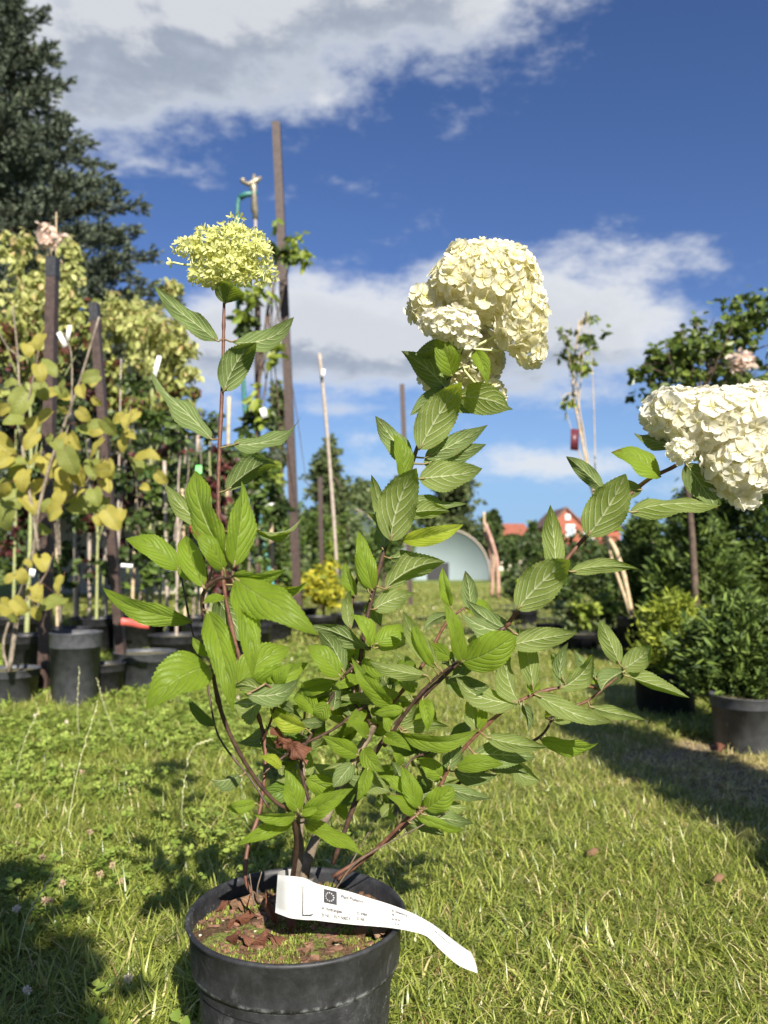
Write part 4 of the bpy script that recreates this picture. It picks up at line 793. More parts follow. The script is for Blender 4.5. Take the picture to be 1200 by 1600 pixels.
text_on('St Oldenburg', 612, .72, .0056); text_on('50', 614, .55, .0056); text_on('25-30 PP', 617, .36, .0050); text_on('K 81', 621, .16, .0050)
text_on('hydrangea paniculata in pot', 668, .62, .0040)
# flag square with a ring of twelve stars
s0 = s_of_px(510); s1 = s_of_px(529)
mb = MB(); vs = [surf(s0+(s1-s0)*i/4, .52+.40*j/4, .0003) for i in range(5) for j in range(5)]
mb.add(vs, [(i*5+j, (i+1)*5+j, (i+1)*5+j+1, i*5+j+1) for i in range(4) for j in range(4)]); fl = mb.build('flag_emblem', M['print'], lab)
mb = MB()
for k in range(12):
    a = 2*math.pi*k/12; cs, ct = .5+.30*math.cos(a), .5+.30*math.sin(a); st = []
    for q in range(10):
        rr_ = .065 if q % 2 == 0 else .028; b = math.pi/2+q*math.pi/5
        st.append(surf(s0+(s1-s0)*(cs+rr_*math.cos(b)), .52+.40*(ct+rr_*math.sin(b)), .0006))
    mb.add(st, [tuple(range(10))])
WO[fl.name] = WO[fl.name]; mb.build('star_ring', M['paper'], fl, smooth=False)
# ---------------------------------------------------------------- background plants: generators
def rng_(s): return np.random.default_rng(s)
def leafcloud(lobes, L, W, seed, hang=.4, shell=.55, zclip=None, fold=.25):
    """lobes: (centre, (rx, ry, rz), count).  Six-cornered folded leaves, all through the lobes' volume"""
    r = rng_(seed); Pn = []
    for c, rad, n in lobes:
        d = r.normal(size=(n, 3)); d /= np.linalg.norm(d, axis=1)[:, None]
        # twig clumps: leaves gather round a few dozen points, with gaps between them
        k = max(6, n//14); cd_ = r.normal(size=(k, 3)); cd_ /= np.linalg.norm(cd_, axis=1)[:, None]
        cr = (r.random(k)**(1-shell*.75))[:, None]; cc = cd_*cr*(1+.12*r.normal(size=(k, 1)))
        pts = cc[r.integers(0, k, n)]+r.normal(0, .13, (n, 3))
        Pn.append(np.array(c)+pts*np.array(rad))
    Pn = np.concatenate(Pn); n = len(Pn)
    if zclip is not None: Pn = Pn[Pn[:, 2] > zclip]; n = len(Pn)
    D = r.normal(size=(n, 3)); D[:, 2] = D[:, 2]*.6-hang*1.4; D /= np.linalg.norm(D, axis=1)[:, None]
    Nn = r.normal(size=(n, 3)); Nn[:, 2] += .6; Nn -= D*(Nn*D).sum(1)[:, None]; Nn /= np.linalg.norm(Nn, axis=1)[:, None]
    Y_ = np.cross(Nn, D); l = (L*r.uniform(.6, 1.2, n))[:, None]; w = l*W/L*.5
    prof = [(0, 0, 0), (.35, 1, fold), (.75, .7, fold*.7), (1, 0, -.12), (.75, -.7, fold*.7), (.35, -1, fold)]
    V = np.stack([Pn+D*(a*l)+Y_*(b*w)+Nn*(z*w) for a, b, z in prof], 1).reshape(-1, 3)
    b = np.arange(n)[:, None]*6; Fc = np.concatenate([b+np.array([[0, 1, 2, 3]]), b+np.array([[0, 3, 4, 5]])])
    C = np.repeat(r.random((n, 3)), 6, axis=0); return V, Fc, C
def sprays(lobes, L, W, seed, up=.5, cone=False, clump=22, spread=.10):
    """flat scale-leaved sprays (thuja, cypress) or needles: thin fronds leaning outwards from the axis"""
    r = rng_(seed); Vs = []; 
    PP = []; DD = []
    for c, rad, n in lobes:
        k = max(5, n//clump); h = r.random(k)*2-1; a = r.uniform(0, 6.283, k)
        rr_ = np.sqrt(np.maximum(0, 1-np.abs(h)**2.2)) if not cone else (1-h)/2
        q = r.uniform(.55, 1.08, k); tips = np.stack([np.cos(a)*rr_*q, np.sin(a)*rr_*q, h], 1)*np.array(rad)
        out = np.stack([np.cos(a), np.sin(a), np.full(k, up)], 1); out /= np.linalg.norm(out, axis=1)[:, None]
        i = r.integers(0, k, n); t = r.random(n)[:, None]
        p = tips[i]-out[i]*(t*spread*1.6)+r.normal(0, spread*.28, (n, 3))*(0.35+t)
        d = out[i]+r.normal(0, .55, (n, 3)); d /= np.linalg.norm(d, axis=1)[:, None]
        PP.append(np.array(c)+p); DD.append(d)
    Pn = np.concatenate(PP); D = np.concatenate(DD); n = len(Pn)
    Nn = r.normal(size=(n, 3)); Nn -= D*(Nn*D).sum(1)[:, None]; Nn /= np.linalg.norm(Nn, axis=1)[:, None]; Y_ = np.cross(Nn, D)
    l = (L*r.uniform(.5, 1.2, n))[:, None]; w = l*W/L*.5
    V = np.stack([Pn-Y_*w*.5, Pn+Y_*w*.5, Pn+D*l*.55+Y_*w, Pn+D*l, Pn+D*l*.55-Y_*w], 1).reshape(-1, 3)
    b = np.arange(n)[:, None]*5; Fc3 = b+np.array([[0, 1, 2, 3]]); Fc4 = b+np.array([[0, 3, 3, 4]])
    Fc = np.concatenate([Fc3, b+np.array([[0, 3, 4, 0]])])
    tri = np.concatenate([b+np.array([[0, 1, 2]]), b+np.array([[0, 2, 4]]), b+np.array([[4, 2, 3]])])
    C = np.repeat(r.random((n, 3)), 5, axis=0); return V, tri, C
M['f_green'] = foliage('leaf_mid_green', (.045, .085, .015), (.13, .19, .035), .3)
M['f_dark'] = foliage('leaf_dark_green', (.028, .050, .014), (.09, .13, .030), .22)
M['f_maroon'] = foliage('leaf_maroon', (.045, .012, .014), (.12, .035, .03), .2, c3=(.05, .08, .02), p3=.25)
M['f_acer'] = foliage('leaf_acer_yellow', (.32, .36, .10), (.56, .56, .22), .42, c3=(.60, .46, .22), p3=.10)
M['f_acer_green'] = foliage('leaf_acer_green', (.14, .18, .04), (.40, .42, .11), .35, c3=(.10, .03, .02), p3=.3)  # greener acer leaves with some maroon, for the lower lobes
M['f_gold'] = foliage('leaf_gold', (.34, .34, .03), (.62, .56, .05), .4, c3=(.16, .22, .03), p3=.3)
M['f_lime'] = foliage('leaf_lime', (.18, .26, .03), (.38, .44, .07), .4)
M['f_pink'] = foliage('pink_petal', (.70, .50, .42), (.80, .68, .56), .3)
M['f_thuja'] = foliage('thuja_spray', (.036, .066, .016), (.14, .20, .036), .15, .6, .3)
M['f_thuja_gold'] = foliage('golden_thuja_spray', (.13, .18, .020), (.34, .38, .045), .2, .6, .3)
M['f_spruce'] = foliage('blue_spruce_needle', (.065, .090, .065), (.200, .235, .150), .06, .6, .3, c3=(.06, .075, .05), p3=.25)
M['f_rose'] = foliage('rose_leaf', (.05, .09, .016), (.17, .22, .045), .35, .38, .5, c3=(.22, .28, .05), p3=.10)
M['f_far'] = foliage('far_tree_leaf', (.055, .080, .028), (.13, .155, .055), .2, .7, .2)
M['f_willow'] = foliage('grey_green_leaf', (.085, .125, .045), (.24, .29, .12), .35)
M['bark_grey'] = simple('grey_bark', (.12, .095, .07), (.30, .25, .19), .85, 40, .5, .004)
M['bark_dark'] = simple('dark_bark', (.05, .035, .025), (.13, .09, .065), .85, 30, .5, .006)
M['bamboo'] = simple('bamboo_cane', (.42, .31, .18), (.60, .47, .30), .6, 30, .2)
M['pinkcane'] = simple('pinkish_cane', (.36, .19, .14), (.50, .32, .25), .7, 12, .2)
M['cane_grey'] = simple('weathered_cane', (.30, .24, .19), (.46, .39, .32), .7, 30, .2)
M['greenstem'] = simple('green_sapling_bark', (.22, .25, .09), (.34, .36, .16), .6, 60, .2)
M['postbrown'] = simple('brown_painted_angle_iron', (.040, .025, .021), (.072, .046, .037), .5, 45, .25, .001, spec=.4)
M['postcap'] = simple('black_tape', (.018, .019, .022), (.04, .04, .045), .5, 60, .1)
M['pot_bg'] = simple('grey_black_pot_plastic', (.045, .048, .055), (.085, .088, .098), .5, 30, .15, .002, spec=.5)
M['pot_dark'] = simple('black_pot_plastic', (.012, .012, .014), (.03, .03, .034), .5, 30, .15, .002, spec=.5)
M['soil_bg'] = simple('pot_soil', (.06, .045, .03), (.16, .15, .06), .95, 60, .6, .01)
M['white_tag'] = simple('white_plastic_tag', (.78, .78, .76), (.70, .70, .70), .5, 20, 0)
M['red_tag'] = simple('red_plastic_tag', (.62, .09, .07), (.70, .14, .11), .5, 20, 0)
M['green_tag'] = simple('bright_green_tag', (.16, .72, .16), (.22, .78, .22), .5, 20, 0)
M['maroon_tag'] = simple('maroon_printed_tag', (.06, .012, .018), (.14, .03, .04), .4, 40, 0)
M['hose'] = simple('green_hose', (.03, .13, .11), (.05, .19, .16), .4, 20, 0)
M['brass'] = simple('weathered_brass', (.26, .21, .14), (.42, .37, .28), .4, 60, .2, .001, metal=.5)
def stuffpart(name, VFC, mat, parent):
    V, Fc, C = VFC; o = link(name, mesh(V, Fc, mat, False, WO[parent.name], col=C, name=name), parent); o['kind'] = 'stuff'; return o
def gY(py): return (EYE.z*F)/(py-880) if py > 881 else 200.     # forward distance of a ground point seen at row py
def potted_pot(px, base, wpx, hpx, label, mat='pot_bg', group=None, top=1.16, Y=None, soil=True):
    Y = Y or gY(base); c = P(px, base, Y); c.z = 0; r = wpx*Y/F/2; h = hpx*Y/F
    o = thing('plant_pot', c, label, 'plant pot', group)
    mb = MB(); mb.lathe(c, [(0, .002), (r*.98/top, .002), (r/top, .004), (r*.97, h*.80), (r*.99, h*.80), (r, h*.81), (r*1.02, h*.985), (r*1.035, h*.99), (r*1.035, h), (r*.98, h), (r*.96, h*.9)], 32); mb.build('pot_wall', M[mat], o)
    if soil:
        mb = MB(); mb.lathe(c, [(.0005, h*.93), (r*.5, h*.925), (r*.965, h*.905)], 24); mb.build('soil', M['soil_bg'], o)
    return o, c, h, r
def post(px0, py0, px1, py1, w, label, mat='postbrown', name='post', cat='post', group=None, Y=None, dY=0, cap=False, z0=None, angle=True):
    """angle-iron post from its foot (px0, py0) to its top (px1, py1)"""
    Y = Y or gY(py0); a = P(px0, py0, Y); b = P(px1, py1, Y+dY)
    if z0 is not None: a = a+(a-b)*((a.z-z0)/(b.z-a.z))
    o = thing(name, a, label, cat, group); wd_ = w*Y/F
    d = (b-a).normalized(); x = Vector((1, 0, 0)); x = (x-d*x.dot(d)).normalized(); y = d.cross(x)
    mb = MB(); th = wd_*.12
    if angle:
        prof = [(-.42, -.12), (.42, -.12), (.42, .8), (.32, .8), (.32, 0), (-.42, 0)]   # L section
        prof = [(p*wd_, q*wd_) for p, q in prof]
    else: prof = [(.5*wd_*math.cos(k*.7854), .5*wd_*math.sin(k*.7854)) for k in range(8)]
    n = len(prof); mb.add([a+x*p+y*q for p, q in prof]+[b+x*p+y*q for p, q in prof], [(i, (i+1) % n, (i+1) % n+n, i+n) for i in range(n)]+[tuple(range(n))[::-1], tuple(range(n, 2*n))])
    mb.build('post_shaft', M[mat], o, smooth=False)
    if cap:
        mb = MB(); L = (b-a).length; q0 = b-d*(L*.045); prof = [(.45*wd_*sx, .50*wd_*sy+.34*wd_) for sx, sy in ((-1, -1), (1, -1), (1, 1), (-1, 1))]
        mb.add([q0+x*p+y*q for p, q in prof]+[b+d*.004+x*p+y*q for p, q in prof], [(i, (i+1) % 4, (i+1) % 4+4, i+4) for i in range(4)]+[(3, 2, 1, 0), (4, 5, 6, 7)])
        mb.build('black_cap', M['postcap'], o, smooth=False)
    return o
def cane(pts, rpx, label, mat='bamboo', name='cane', cat='plant stake', group=None):
    W3 = [P(*p) for p in pts]; o = thing(name, W3[0], label, cat, group); mb = MB(); cp = catmull(W3, 5); Y = pts[0][2]
    rad = [rpx*Y/F*(1+(.14 if i % 5 == 0 else 0)) for i in range(len(cp))]; mb.tube(cp, rad, 8); mb.build('cane_shaft', M[mat], o); return o
def tagcard(px, py, Y, w, h, ang, label, mat, name='tag', cat='tag', group=None, nod=0.):
    c = P(px, py, Y); Wd, H = w*Y/F, h*Y/F; mb = MB(); Mx = Matrix.Rotation(R(nod), 3, 'Z') @ Matrix.Rotation(R(ang), 3, 'Y')
    pts = [Vector((Wd*(i/6-.5), .06*Wd*math.sin(i*1.1), H*(j-.5))) for i in range(7) for j in range(2)]
    f = [(2*i, 2*i+1, 2*i+3, 2*i+2) for i in range(6)]
    mb.add([c+Mx @ p for p in pts]+[c+Mx @ (p+Vector((0, .0008, 0))) for p in pts], f+[tuple(k+14 for k in q)[::-1] for q in f]+[(2*i, 2*i+2, 2*i+16, 2*i+14) for i in range(6)]+[(2*i+1, 2*i+15, 2*i+17, 2*i+3) for i in range(6)])
    o = mb.build(name, M[mat], None, c); WO[o.name] = c; return tag(o, label, cat, group)
def tree(name, base, trunk, tr, mats, lobes, label, cat='tree', L=.05, W=.035, seed=1, hang=.4, group=None, trunkmat='bark_grey', limbs=8, gen='leaf', **k):
    """trunk: world points; lobes: list of lobe lists, one per material"""
    o = thing(name, base, label, cat, group); mb = MB(); cp = catmull(trunk, 5); n = len(cp)
    mb.tube(cp, [tr*(1-.72*i/(n-1)) for i in range(n)], 9); r_ = random.Random(seed)
    allb = [l for g_ in lobes for l in g_]
    for i in range(limbs):
        c, rad, _ = r_.choice(allb); s = Vector(cp[int(n*r_.uniform(.45, .98))-1]); e = Vector(c)+Vector((r_.gauss(0, .45)*rad[0], r_.gauss(0, .45)*rad[1], r_.uniform(-.3, .9)*rad[2]))
        mb.tube(catmull([s, (s+e)/2+Vector((r_.gauss(0, .1)*rad[0], 0, .12*rad[2])), e], 3), [tr*.36*(1-.12*q) for q in range(7)], 5, cap=False)
    mb.build('trunk', M[trunkmat], o)
    for j, (mt, lb) in enumerate(zip(mats, lobes)):
        if gen == 'leaf': stuffpart('crown', leafcloud(lb, L, W, seed*7+j, hang, **k), M[mt], o)
        else: stuffpart('crown', sprays(lb, L, W, seed*7+j, **k), M[mt], o)
    return o
def px_lobe(px, py, Y, rx, ry, n, deep=None): return (P(px, py, Y), (rx*Y/F, (deep or rx)*Y/F, ry*Y/F), n)

# ---------------------------------------------------------------- big blue spruce on the left
def spruce(base, H, label, seed, slope=.475, z0=1.6, r0=.2):
    r = rng_(seed); o = thing('spruce_tree', base, label, 'tree'); base = Vector(base)
    mb = MB(); mb.tube([base, base+Vector((0, 0, H*.5)), base+Vector((0, 0, H))], [r0, r0*.6, .02], 10); PP = []; DD = []; TT = []
    z = z0
    while z < H-.1:
        rad = slope*(H-z)+.12; nb = int(7+rad*1.6); a0 = r.uniform(0, 6.28)
        for b in range(nb):
            a = a0+6.283*b/nb+r.normal(0, .16); L = rad*r.uniform(.72, 1.12); zz = z+r.normal(0, .07)
            d = np.array([math.cos(a), math.sin(a), 0]); sd = np.array([-math.sin(a), math.cos(a), 0])
            if r.random() < .4: mb.tube([base+Vector((0, 0, zz)), base+Vector(tuple(d*L*.5))+Vector((0, 0, zz-.06*L)), base+Vector(tuple(d*L))+Vector((0, 0, zz-.02*L))], [.03, .018, .006], 4, cap=False)
            nt = int(16+L*26)
            for k in range(nt):
                t_ = (r.random()**.62); p = np.array(base)+d*L*t_+np.array([0, 0, zz-.20*L*t_+.20*L*t_*t_+r.normal(0, .05)])
                s_ = r.choice([-1, 1]); tl = (.16+.34*L*(1-t_)*.6)*r.uniform(.6, 1.1)
                dd = d*r.uniform(.45, 1.)+sd*s_*r.uniform(.1, .9)+np.array([0, 0, r.uniform(-.15, .65)]); dd /= np.linalg.norm(dd)
                m_ = 30
                q = r.random(m_)[:, None]; PP.append(p+dd*q*tl); nd = dd*1.0+r.normal(0, .55, (m_, 3)); TT.append(np.full(m_, r.random()))
                DD.append(nd/np.linalg.norm(nd, axis=1)[:, None])
        z += r.uniform(.15, .24)+.004*rad
    Pn = np.concatenate(PP); D = np.concatenate(DD); tw = np.concatenate(TT); n = len(Pn)
    Nn = r.normal(size=(n, 3)); Y_ = np.cross(Nn, D); Y_ /= np.linalg.norm(Y_, axis=1)[:, None]; l = (.065*r.uniform(.7, 1.2, n))[:, None]
    V = np.stack([Pn-Y_*.0125, Pn+Y_*.0125, Pn+D*l], 1).reshape(-1, 3); Fc = np.arange(3*n).reshape(-1, 3)
    C = np.stack([.6*tw+.4*r.random(n), r.random(n), tw], 1)
    mb.build('trunk', M['bark_dark'], o); stuffpart('crown', (V, Fc, np.repeat(C, 3, axis=0)), M['f_spruce'], o); print('spruce tris', n); return o
spruce((-6.2, 11.2, 0), 10.7, 'big blue green spruce towering at the left edge against the sky', 3)

# ---------------------------------------------------------------- distance
def wallbox(mb, x0, x1, y0, y1, z0, z1, mi=0): mb.box(((x0+x1)/2, (y0+y1)/2, (z0+z1)/2), (x1-x0, y1-y0, z1-z0), mi)
M['brick'] = simple('red_brick_far', (.26, .075, .045), (.36, .12, .075), .85, 4, 0)
M['tiles'] = simple('orange_roof_tiles', (.27, .085, .05), (.35, .12, .07), .8, 3, 0)
M['cream'] = simple('cream_render', (.62, .54, .42), (.70, .62, .50), .85, 2, 0)
M['roofdark'] = simple('dark_brown_roof', (.16, .09, .07), (.24, .13, .10), .8, 3, 0)
M['glass'] = simple('window_glass', (.35, .40, .46), (.45, .50, .55), .15, 2, 0, spec=.6)
M['frame'] = simple('white_frame', (.75, .75, .74), (.8, .8, .8), .5, 2, 0)
def house(cx, Y, w, dp, eave, ridge, wall, roof, label, cat='house', gable_front=True, wins=()):
    b = Vector((cx, Y, 0)); o = thing('house', b, label, cat); mb = MB(); x0, x1, y0, y1 = cx-w/2, cx+w/2, Y, Y+dp
    if gable_front:
        vs = [(x0, y0, 0), (x1, y0, 0), (x1, y0, eave), (cx, y0, ridge), (x0, y0, eave)]; vs += [(x, y1, z) for x, y, z in vs]
        mb.add(vs, [(0, 1, 2, 3, 4), (9, 8, 7, 6, 5), (0, 5, 6, 1), (1, 6, 7, 2), (4, 9, 5, 0)])
        rf = MB(); e = .25
        for s in (-1, 1):
            xx = cx+s*(w/2+e); zz = eave-e*(ridge-eave)/(w/2)
            rf.add([(cx, y0-e, ridge+.02), (xx, y0-e, zz+.02), (xx, y1+e, zz+.02), (cx, y1+e, ridge+.02), (cx, y0-e, ridge+.2), (xx, y0-e, zz+.2), (xx, y1+e, zz+.2), (cx, y1+e, ridge+.2)], [(0, 1, 2, 3), (4, 7, 6, 5), (0, 4, 5, 1), (2, 6, 7, 3), (1, 5, 6, 2)])
    else:
        cy = (y0+y1)/2; vs = [(x0, y0, 0), (x0, y1, 0), (x0, y1, eave), (x0, cy, ridge), (x0, y0, eave)]; vs += [(x1, y, z) for x, y, z in vs]
        mb.add(vs, [(4, 3, 2, 1, 0), (5, 6, 7, 8, 9), (0, 1, 6, 5), (0, 5, 9, 4), (1, 2, 7, 6)])
        rf = MB(); e = .3
        for s in (-1, 1):
            yy = cy+s*(dp/2+e); zz = eave-e*(ridge-eave)/(dp/2)
            rf.add([(x0-e, cy, ridge+.02), (x0-e, yy, zz+.02), (x1+e, yy, zz+.02), (x1+e, cy, ridge+.02), (x0-e, cy, ridge+.2), (x0-e, yy, zz+.2), (x1+e, yy, zz+.2), (x1+e, cy, ridge+.2)], [(0, 1, 2, 3), (4, 7, 6, 5), (0, 4, 5, 1), (2, 6, 7, 3), (1, 5, 6, 2)])
    mb.build('wall', M[wall], o, smooth=False); rf.build('roof', M[roof], o, smooth=False)
    for (wx, wz, ww, wh) in wins:
        f = MB(); wallbox(f, cx+wx-ww/2-.12, cx+wx+ww/2+.12, Y-.09, Y-.002, wz-wh/2-.12, wz+wh/2+.12); fo = f.build('window', M['frame'], o, smooth=False)
        f = MB(); wallbox(f, cx+wx-ww/2, cx+wx+ww/2, Y-.12, Y-.092, wz-wh/2, wz+wh/2); f.build('pane', M['glass'], fo, smooth=False)
    return o
def zat(py, Y): return P(600, py, Y).z
Yh = 75.
house(P(886, 850, Yh).x, Yh, 50*Yh/F, 9, zat(820, Yh), zat(795, Yh), 'brick', 'roofdark', 'red brick gable house far behind the right hand branch with one white window', wins=[(.35, zat(829, Yh), .65, .95), (.1, zat(808, Yh), .25, .3)])
house(P(935, 850, Yh+4).x, Yh+4, 72*Yh/F, 8, zat(826, Yh+4), zat(808, Yh+4), 'brick', 'roofdark', 'long low brick wing with dull brown roof joined right of the gable house', gable_front=False, wins=[(-1.0, zat(835, Yh+4), .8, 1.)])
house(P(802, 850, 66.).x, 66., 44*66/F, 6, zat(838, 66.), zat(819, 66.), 'cream', 'tiles', 'small cream house with an orange tiled roof left of the brick house', gable_front=False)
# polytunnel
m_, g = newmat('polytunnel_film'); t = g.n('ShaderNodeTexCoord'); n1_ = g.noise(t.outputs['Object'], 1.2, 3)
d_ = princ(g, g.mix(n1_, (.36, .45, .48), (.46, .54, .57)), .35, .5); tl = g.n('ShaderNodeBsdfTranslucent'); g.put(tl.inputs[0], (.5, .6, .62, 1)); mx = g.n('ShaderNodeMixShader'); mx.inputs[0].default_value = .3
g.put(mx.inputs[1], d_); g.put(mx.inputs[2], tl.outputs[0]); g.put(g.out.inputs[0], mx.outputs[0]); M['film'] = m_
def tunnel(px, Y, wpx, toppx, length, label, teal=False):
    c = P(px, 880, Y); c.z = 0; w = wpx*Y/F/2; h = zat(toppx, Y); o = thing('polytunnel', c, label, 'greenhouse'); mb = MB(); n = 22
    sec = [(math.cos(math.pi*k/n)*w, math.sin(math.pi*k/n)**.85*h if 0 < k < n else 0) for k in range(n+1)]
    vs = [(c.x+x, c.y, z) for x, z in sec]+[(c.x+x, c.y+length, z) for x, z in sec]; mb.add(vs, [(i, i+1, i+n+2, i+n+1) for i in range(n)]+[tuple(range(n+1))])
    mb.build('film_cover', M['film'], o)
    for k in range(2 if teal else 5):
        hb = MB(); yy = c.y-.03+k*length/5; hb.tube([(c.x+x*1.01, yy, z*1.01) for x, z in sec], .035, 6); hb.build('hoop', M['cane_grey'], o)
    db = MB(); wallbox(db, c.x-w*.30, c.x+w*.15, c.y-.05, c.y-.02, 0, h*.34); db.build('doorway', M['pot_dark'], o, smooth=False)
    return o
tunnel(690, 28., 150, 826, 14, 'pale blue grey polytunnel at the far end of the grass path')
tunnel(520, 42., 190, 790, 10, 'farther pale teal polytunnel behind the shrubs left of the path', True)
M['palewall'] = simple('pale_plaster_wall', (.50, .45, .37), (.62, .57, .48), .9, 1.5, .1)
mb = MB(); wallbox(mb, P(40, 880, 15.).x, P(345, 880, 15.).x, 15., 15.3, 0, zat(752, 15.)); 
wl = thing('garden_wall', (P(190, 880, 15.).x, 15., 0), 'pale plastered wall glimpsed between the saplings on the left', 'wall'); mb.build('wall_face', M['palewall'], wl, smooth=False)
mb = MB(); wallbox(mb, P(40, 880, 15.).x-.05, P(345, 880, 15.).x+.05, 14.93, 15.37, zat(752, 15.)+.003, zat(745, 15.)); mb.build('coping', M['roofdark'], wl, smooth=False)
# far trees
def far_tree(px, top, Y, wpx, label, seed, mat='f_far', n=5200, bottom=870, lobes=None):
    b = P(px, 880, Y); b.z = 0; h = zat(top, Y); zb = zat(bottom, Y); k = Y/F; r_ = random.Random(seed); lb = []
    for i in range(9):
        q = (i+.5)/9; ww = wpx/2*k*math.sin(math.pi*(.12+.80*q))**.7*(1.05-.45*q)
        lb.append(((b.x+r_.gauss(0, .18)*ww, b.y+r_.gauss(0, .3)*ww, zb+(h-zb)*q*.93), (ww*.8, ww*.8, (h-zb)*.15), n//9))
    return tree('deciduous_tree', b, [b, b+Vector((.1, 0, h*.5)), b+Vector((0, 0, h*.9))], .25*wpx/120*Y/40, [mat], [lb], label, L=.0075*Y, W=.0055*Y, seed=seed, shell=.5, trunkmat='bark_dark')
far_tree(512, 688, 38., 120, 'far broad tree with a pointed top between the two thin stakes', 5)
far_tree(712, 716, 34., 132, 'far dark oak like tree standing behind the polytunnel', 6, n=7000)
far_tree(565, 748, 45., 90, 'smaller pale green tree between the two far crowns', 8, mat='f_willow')
far_tree(625, 740, 40., 70, 'small rounded tree left of the dark far tree', 9)
far_tree(432, 590, 16., 70, 'slim grey green tree behind the tall brown pole', 10, mat='f_far', n=1500, bottom=760)
far_tree(832, 816, 60., 22, 'tiny dark cone shaped conifer between the two houses', 12, mat='f_dark', n=1200)
far_tree(800, 836, 30., 90, 'dark green hedge tree in front of the orange roofed house', 13, mat='f_dark', n=3000)
far_tree(770, 800, 31., 60, 'dark rounded tree at the right of the polytunnel', 14, mat='f_dark', n=3000)
for i, (a, b, Y, tp, lab_) in enumerate([(-300, 480, 24., 790, 'long dark hedge closing the view behind the left hand saplings'), (440, 650, 30., 812, 'dense green hedge left of the polytunnel'), (790, 1500, 26., 838, 'long dark hedge behind the right hand plants')]):
    o = thing('hedge', P((a+b)/2, 880, Y)*1.0, lab_, 'hedge'); o.location.z = 0; WO[o.name].z = 0
    k = int((b-a)/22); lb = [((P(a+(b-a)*(j+.5)/k, 880, Y).x, Y+random.uniform(-.5, .5), zat(tp, Y)*.5), (22*Y/F, .8, zat(tp+random.uniform(-7, 8), Y)*.52), 420) for j in range(k)]
    stuffpart('foliage', leafcloud(lb, .19, .13, 300+i, shell=.7, zclip=.02), M['f_dark' if i != 1 else 'f_green'], o)

# ---------------------------------------------------------------- left row
post(66, 1088, 80, 402, 18, 'nearest brown angle iron post with black taped top, left of the grey pot', cap=True)
post(192, 1078, 145, 474, 15, 'leaning brown angle iron post with black taped top, right of the grey pot', cap=True)
post(466, 970, 431, 190, 15.5, 'tallest thin brown post rising high into the sky behind the yellow flower head', Y=6.8, z0=0, cap=False)
post(402, 985, 402, 470, 10, 'short thin brown post holding the sprinkler riser beside the tall post', Y=6.6, z0=0)
post(641, 930, 628, 600, 9, 'thin red brown post showing left of the main hydrangea stem', Y=11., z0=0)
post(503, 930, 500, 745, 8, 'dull brown stake in front of the far pointed tree', Y=10., z0=0)
cane([(527, 900, 10.), (520, 790, 10.), (508, 640, 10.), (499, 553, 10.)], 2.7, 'tall pale bare cane against the clouds right of the tall brown post', 'cane_grey')
tagcard(505, 583, 9.9, 5, 13, 8, 'small white tag tied near the top of the tall bare cane', 'white_tag')
cane([(424, 960, 7.), (424, 870, 7.), (423, 790, 7.)], 3.6, 'short pale wooden stake right of the green hose, topped by a white label', 'bamboo')
tagcard(424, 793, 6.9, 20, 14, 0, 'white label on top of the short pale stake right of the hose', 'white_tag')
# sprinkler
spk = thing('garden_sprinkler', P(398, 470, 6.5), 'metal impact sprinkler head on a thin riser pipe beside the tall brown post', 'sprinkler')
mb = MB(); mb.tube([P(402, 480, 6.5), P(400, 400, 6.5), P(399, 342, 6.5)], [.014, .013, .012], 8); mb.build('riser_pipe', M['cane_grey'], spk)
mb = MB(); mb.tube([P(399, 342, 6.5), P(399, 332, 6.5), P(398, 331, 6.5), P(397, 300, 6.5), P(396, 294, 6.5), P(396, 286, 6.5)], [.022, .022, .03, .024, .034, .026], 10); mb.build('sprinkler_body', M['brass'], spk)
mb = MB(); mb.tube([P(378, 283, 6.48), P(388, 288, 6.5), P(398, 284, 6.5), P(408, 277, 6.5)], [.018, .02, .03, .014], 7); mb.tube([P(376, 281, 6.5), P(382, 282, 6.5)], [.02, .024], 7); mb.tube([P(397, 290, 6.5), P(397, 273, 6.5)], [.024, .014], 7); mb.build('sprinkler_arm', M['brass'], spk)
mb = MB(); mb.tube([P(374, 309, 6.5), P(384, 304, 6.5), P(402, 302, 6.5)], [.028, .026, .022], 8); mb.build('hose_fitting', M['hose'], spk)
mb = MB(); mb.tube(catmull([P(374, 309, 6.5), P(371, 330, 6.5), P(371, 420, 6.5), P(372, 480, 6.5), P(378, 560, 6.5), P(384, 650, 6.5), P(397, 760, 6.5), P(412, 850, 6.45), P(430, 930, 6.3), P(446, 985, 6.2), P(440, 998, 6.2), P(425, 1000, 6.2)], 5), .019, 8)
ho_ = mb.build('garden_hose', M['hose'], None, P(374, 309, 6.5)); WO[ho_.name] = P(374, 309, 6.5); tag(ho_, 'dark green hose running down from the sprinkler behind the left shoots', 'hose')
# pots on the left
potted_pot(14, 1098, 86, 56, 'grey black pot cut by the left edge, in front of the nearest post')
potted_pot(116, 1102, 76, 116, 'tall grey black pot between the two brown posts, in the sun')
potted_pot(163, 1090, 60, 56, 'low black pot in the shade right of the tall grey pot', 'pot_dark')
potted_pot(226, 1078, 92, 62, 'wide black pot with mossy soil behind the leaning post', 'pot_bg')
potted_pot(40, 1050, 70, 60, 'black pot behind the first post at the left edge', 'pot_dark')
rp = random.Random(4)
rowp = [(100, 1040, 80, 60), (275, 1050, 84, 60), (330, 1036, 90, 62), (388, 1030, 70, 54), (430, 1004, 56, 40), (300, 1018, 80, 56), (215, 1020, 80, 56), (150, 1020, 80, 56), (360, 998, 70, 42), (500, 992, 52, 30), (540, 984, 48, 26), (470, 976, 50, 26), (560, 962, 40, 22), (592, 946, 30, 16), (420, 972, 60, 34), (20, 1010, 80, 46)]
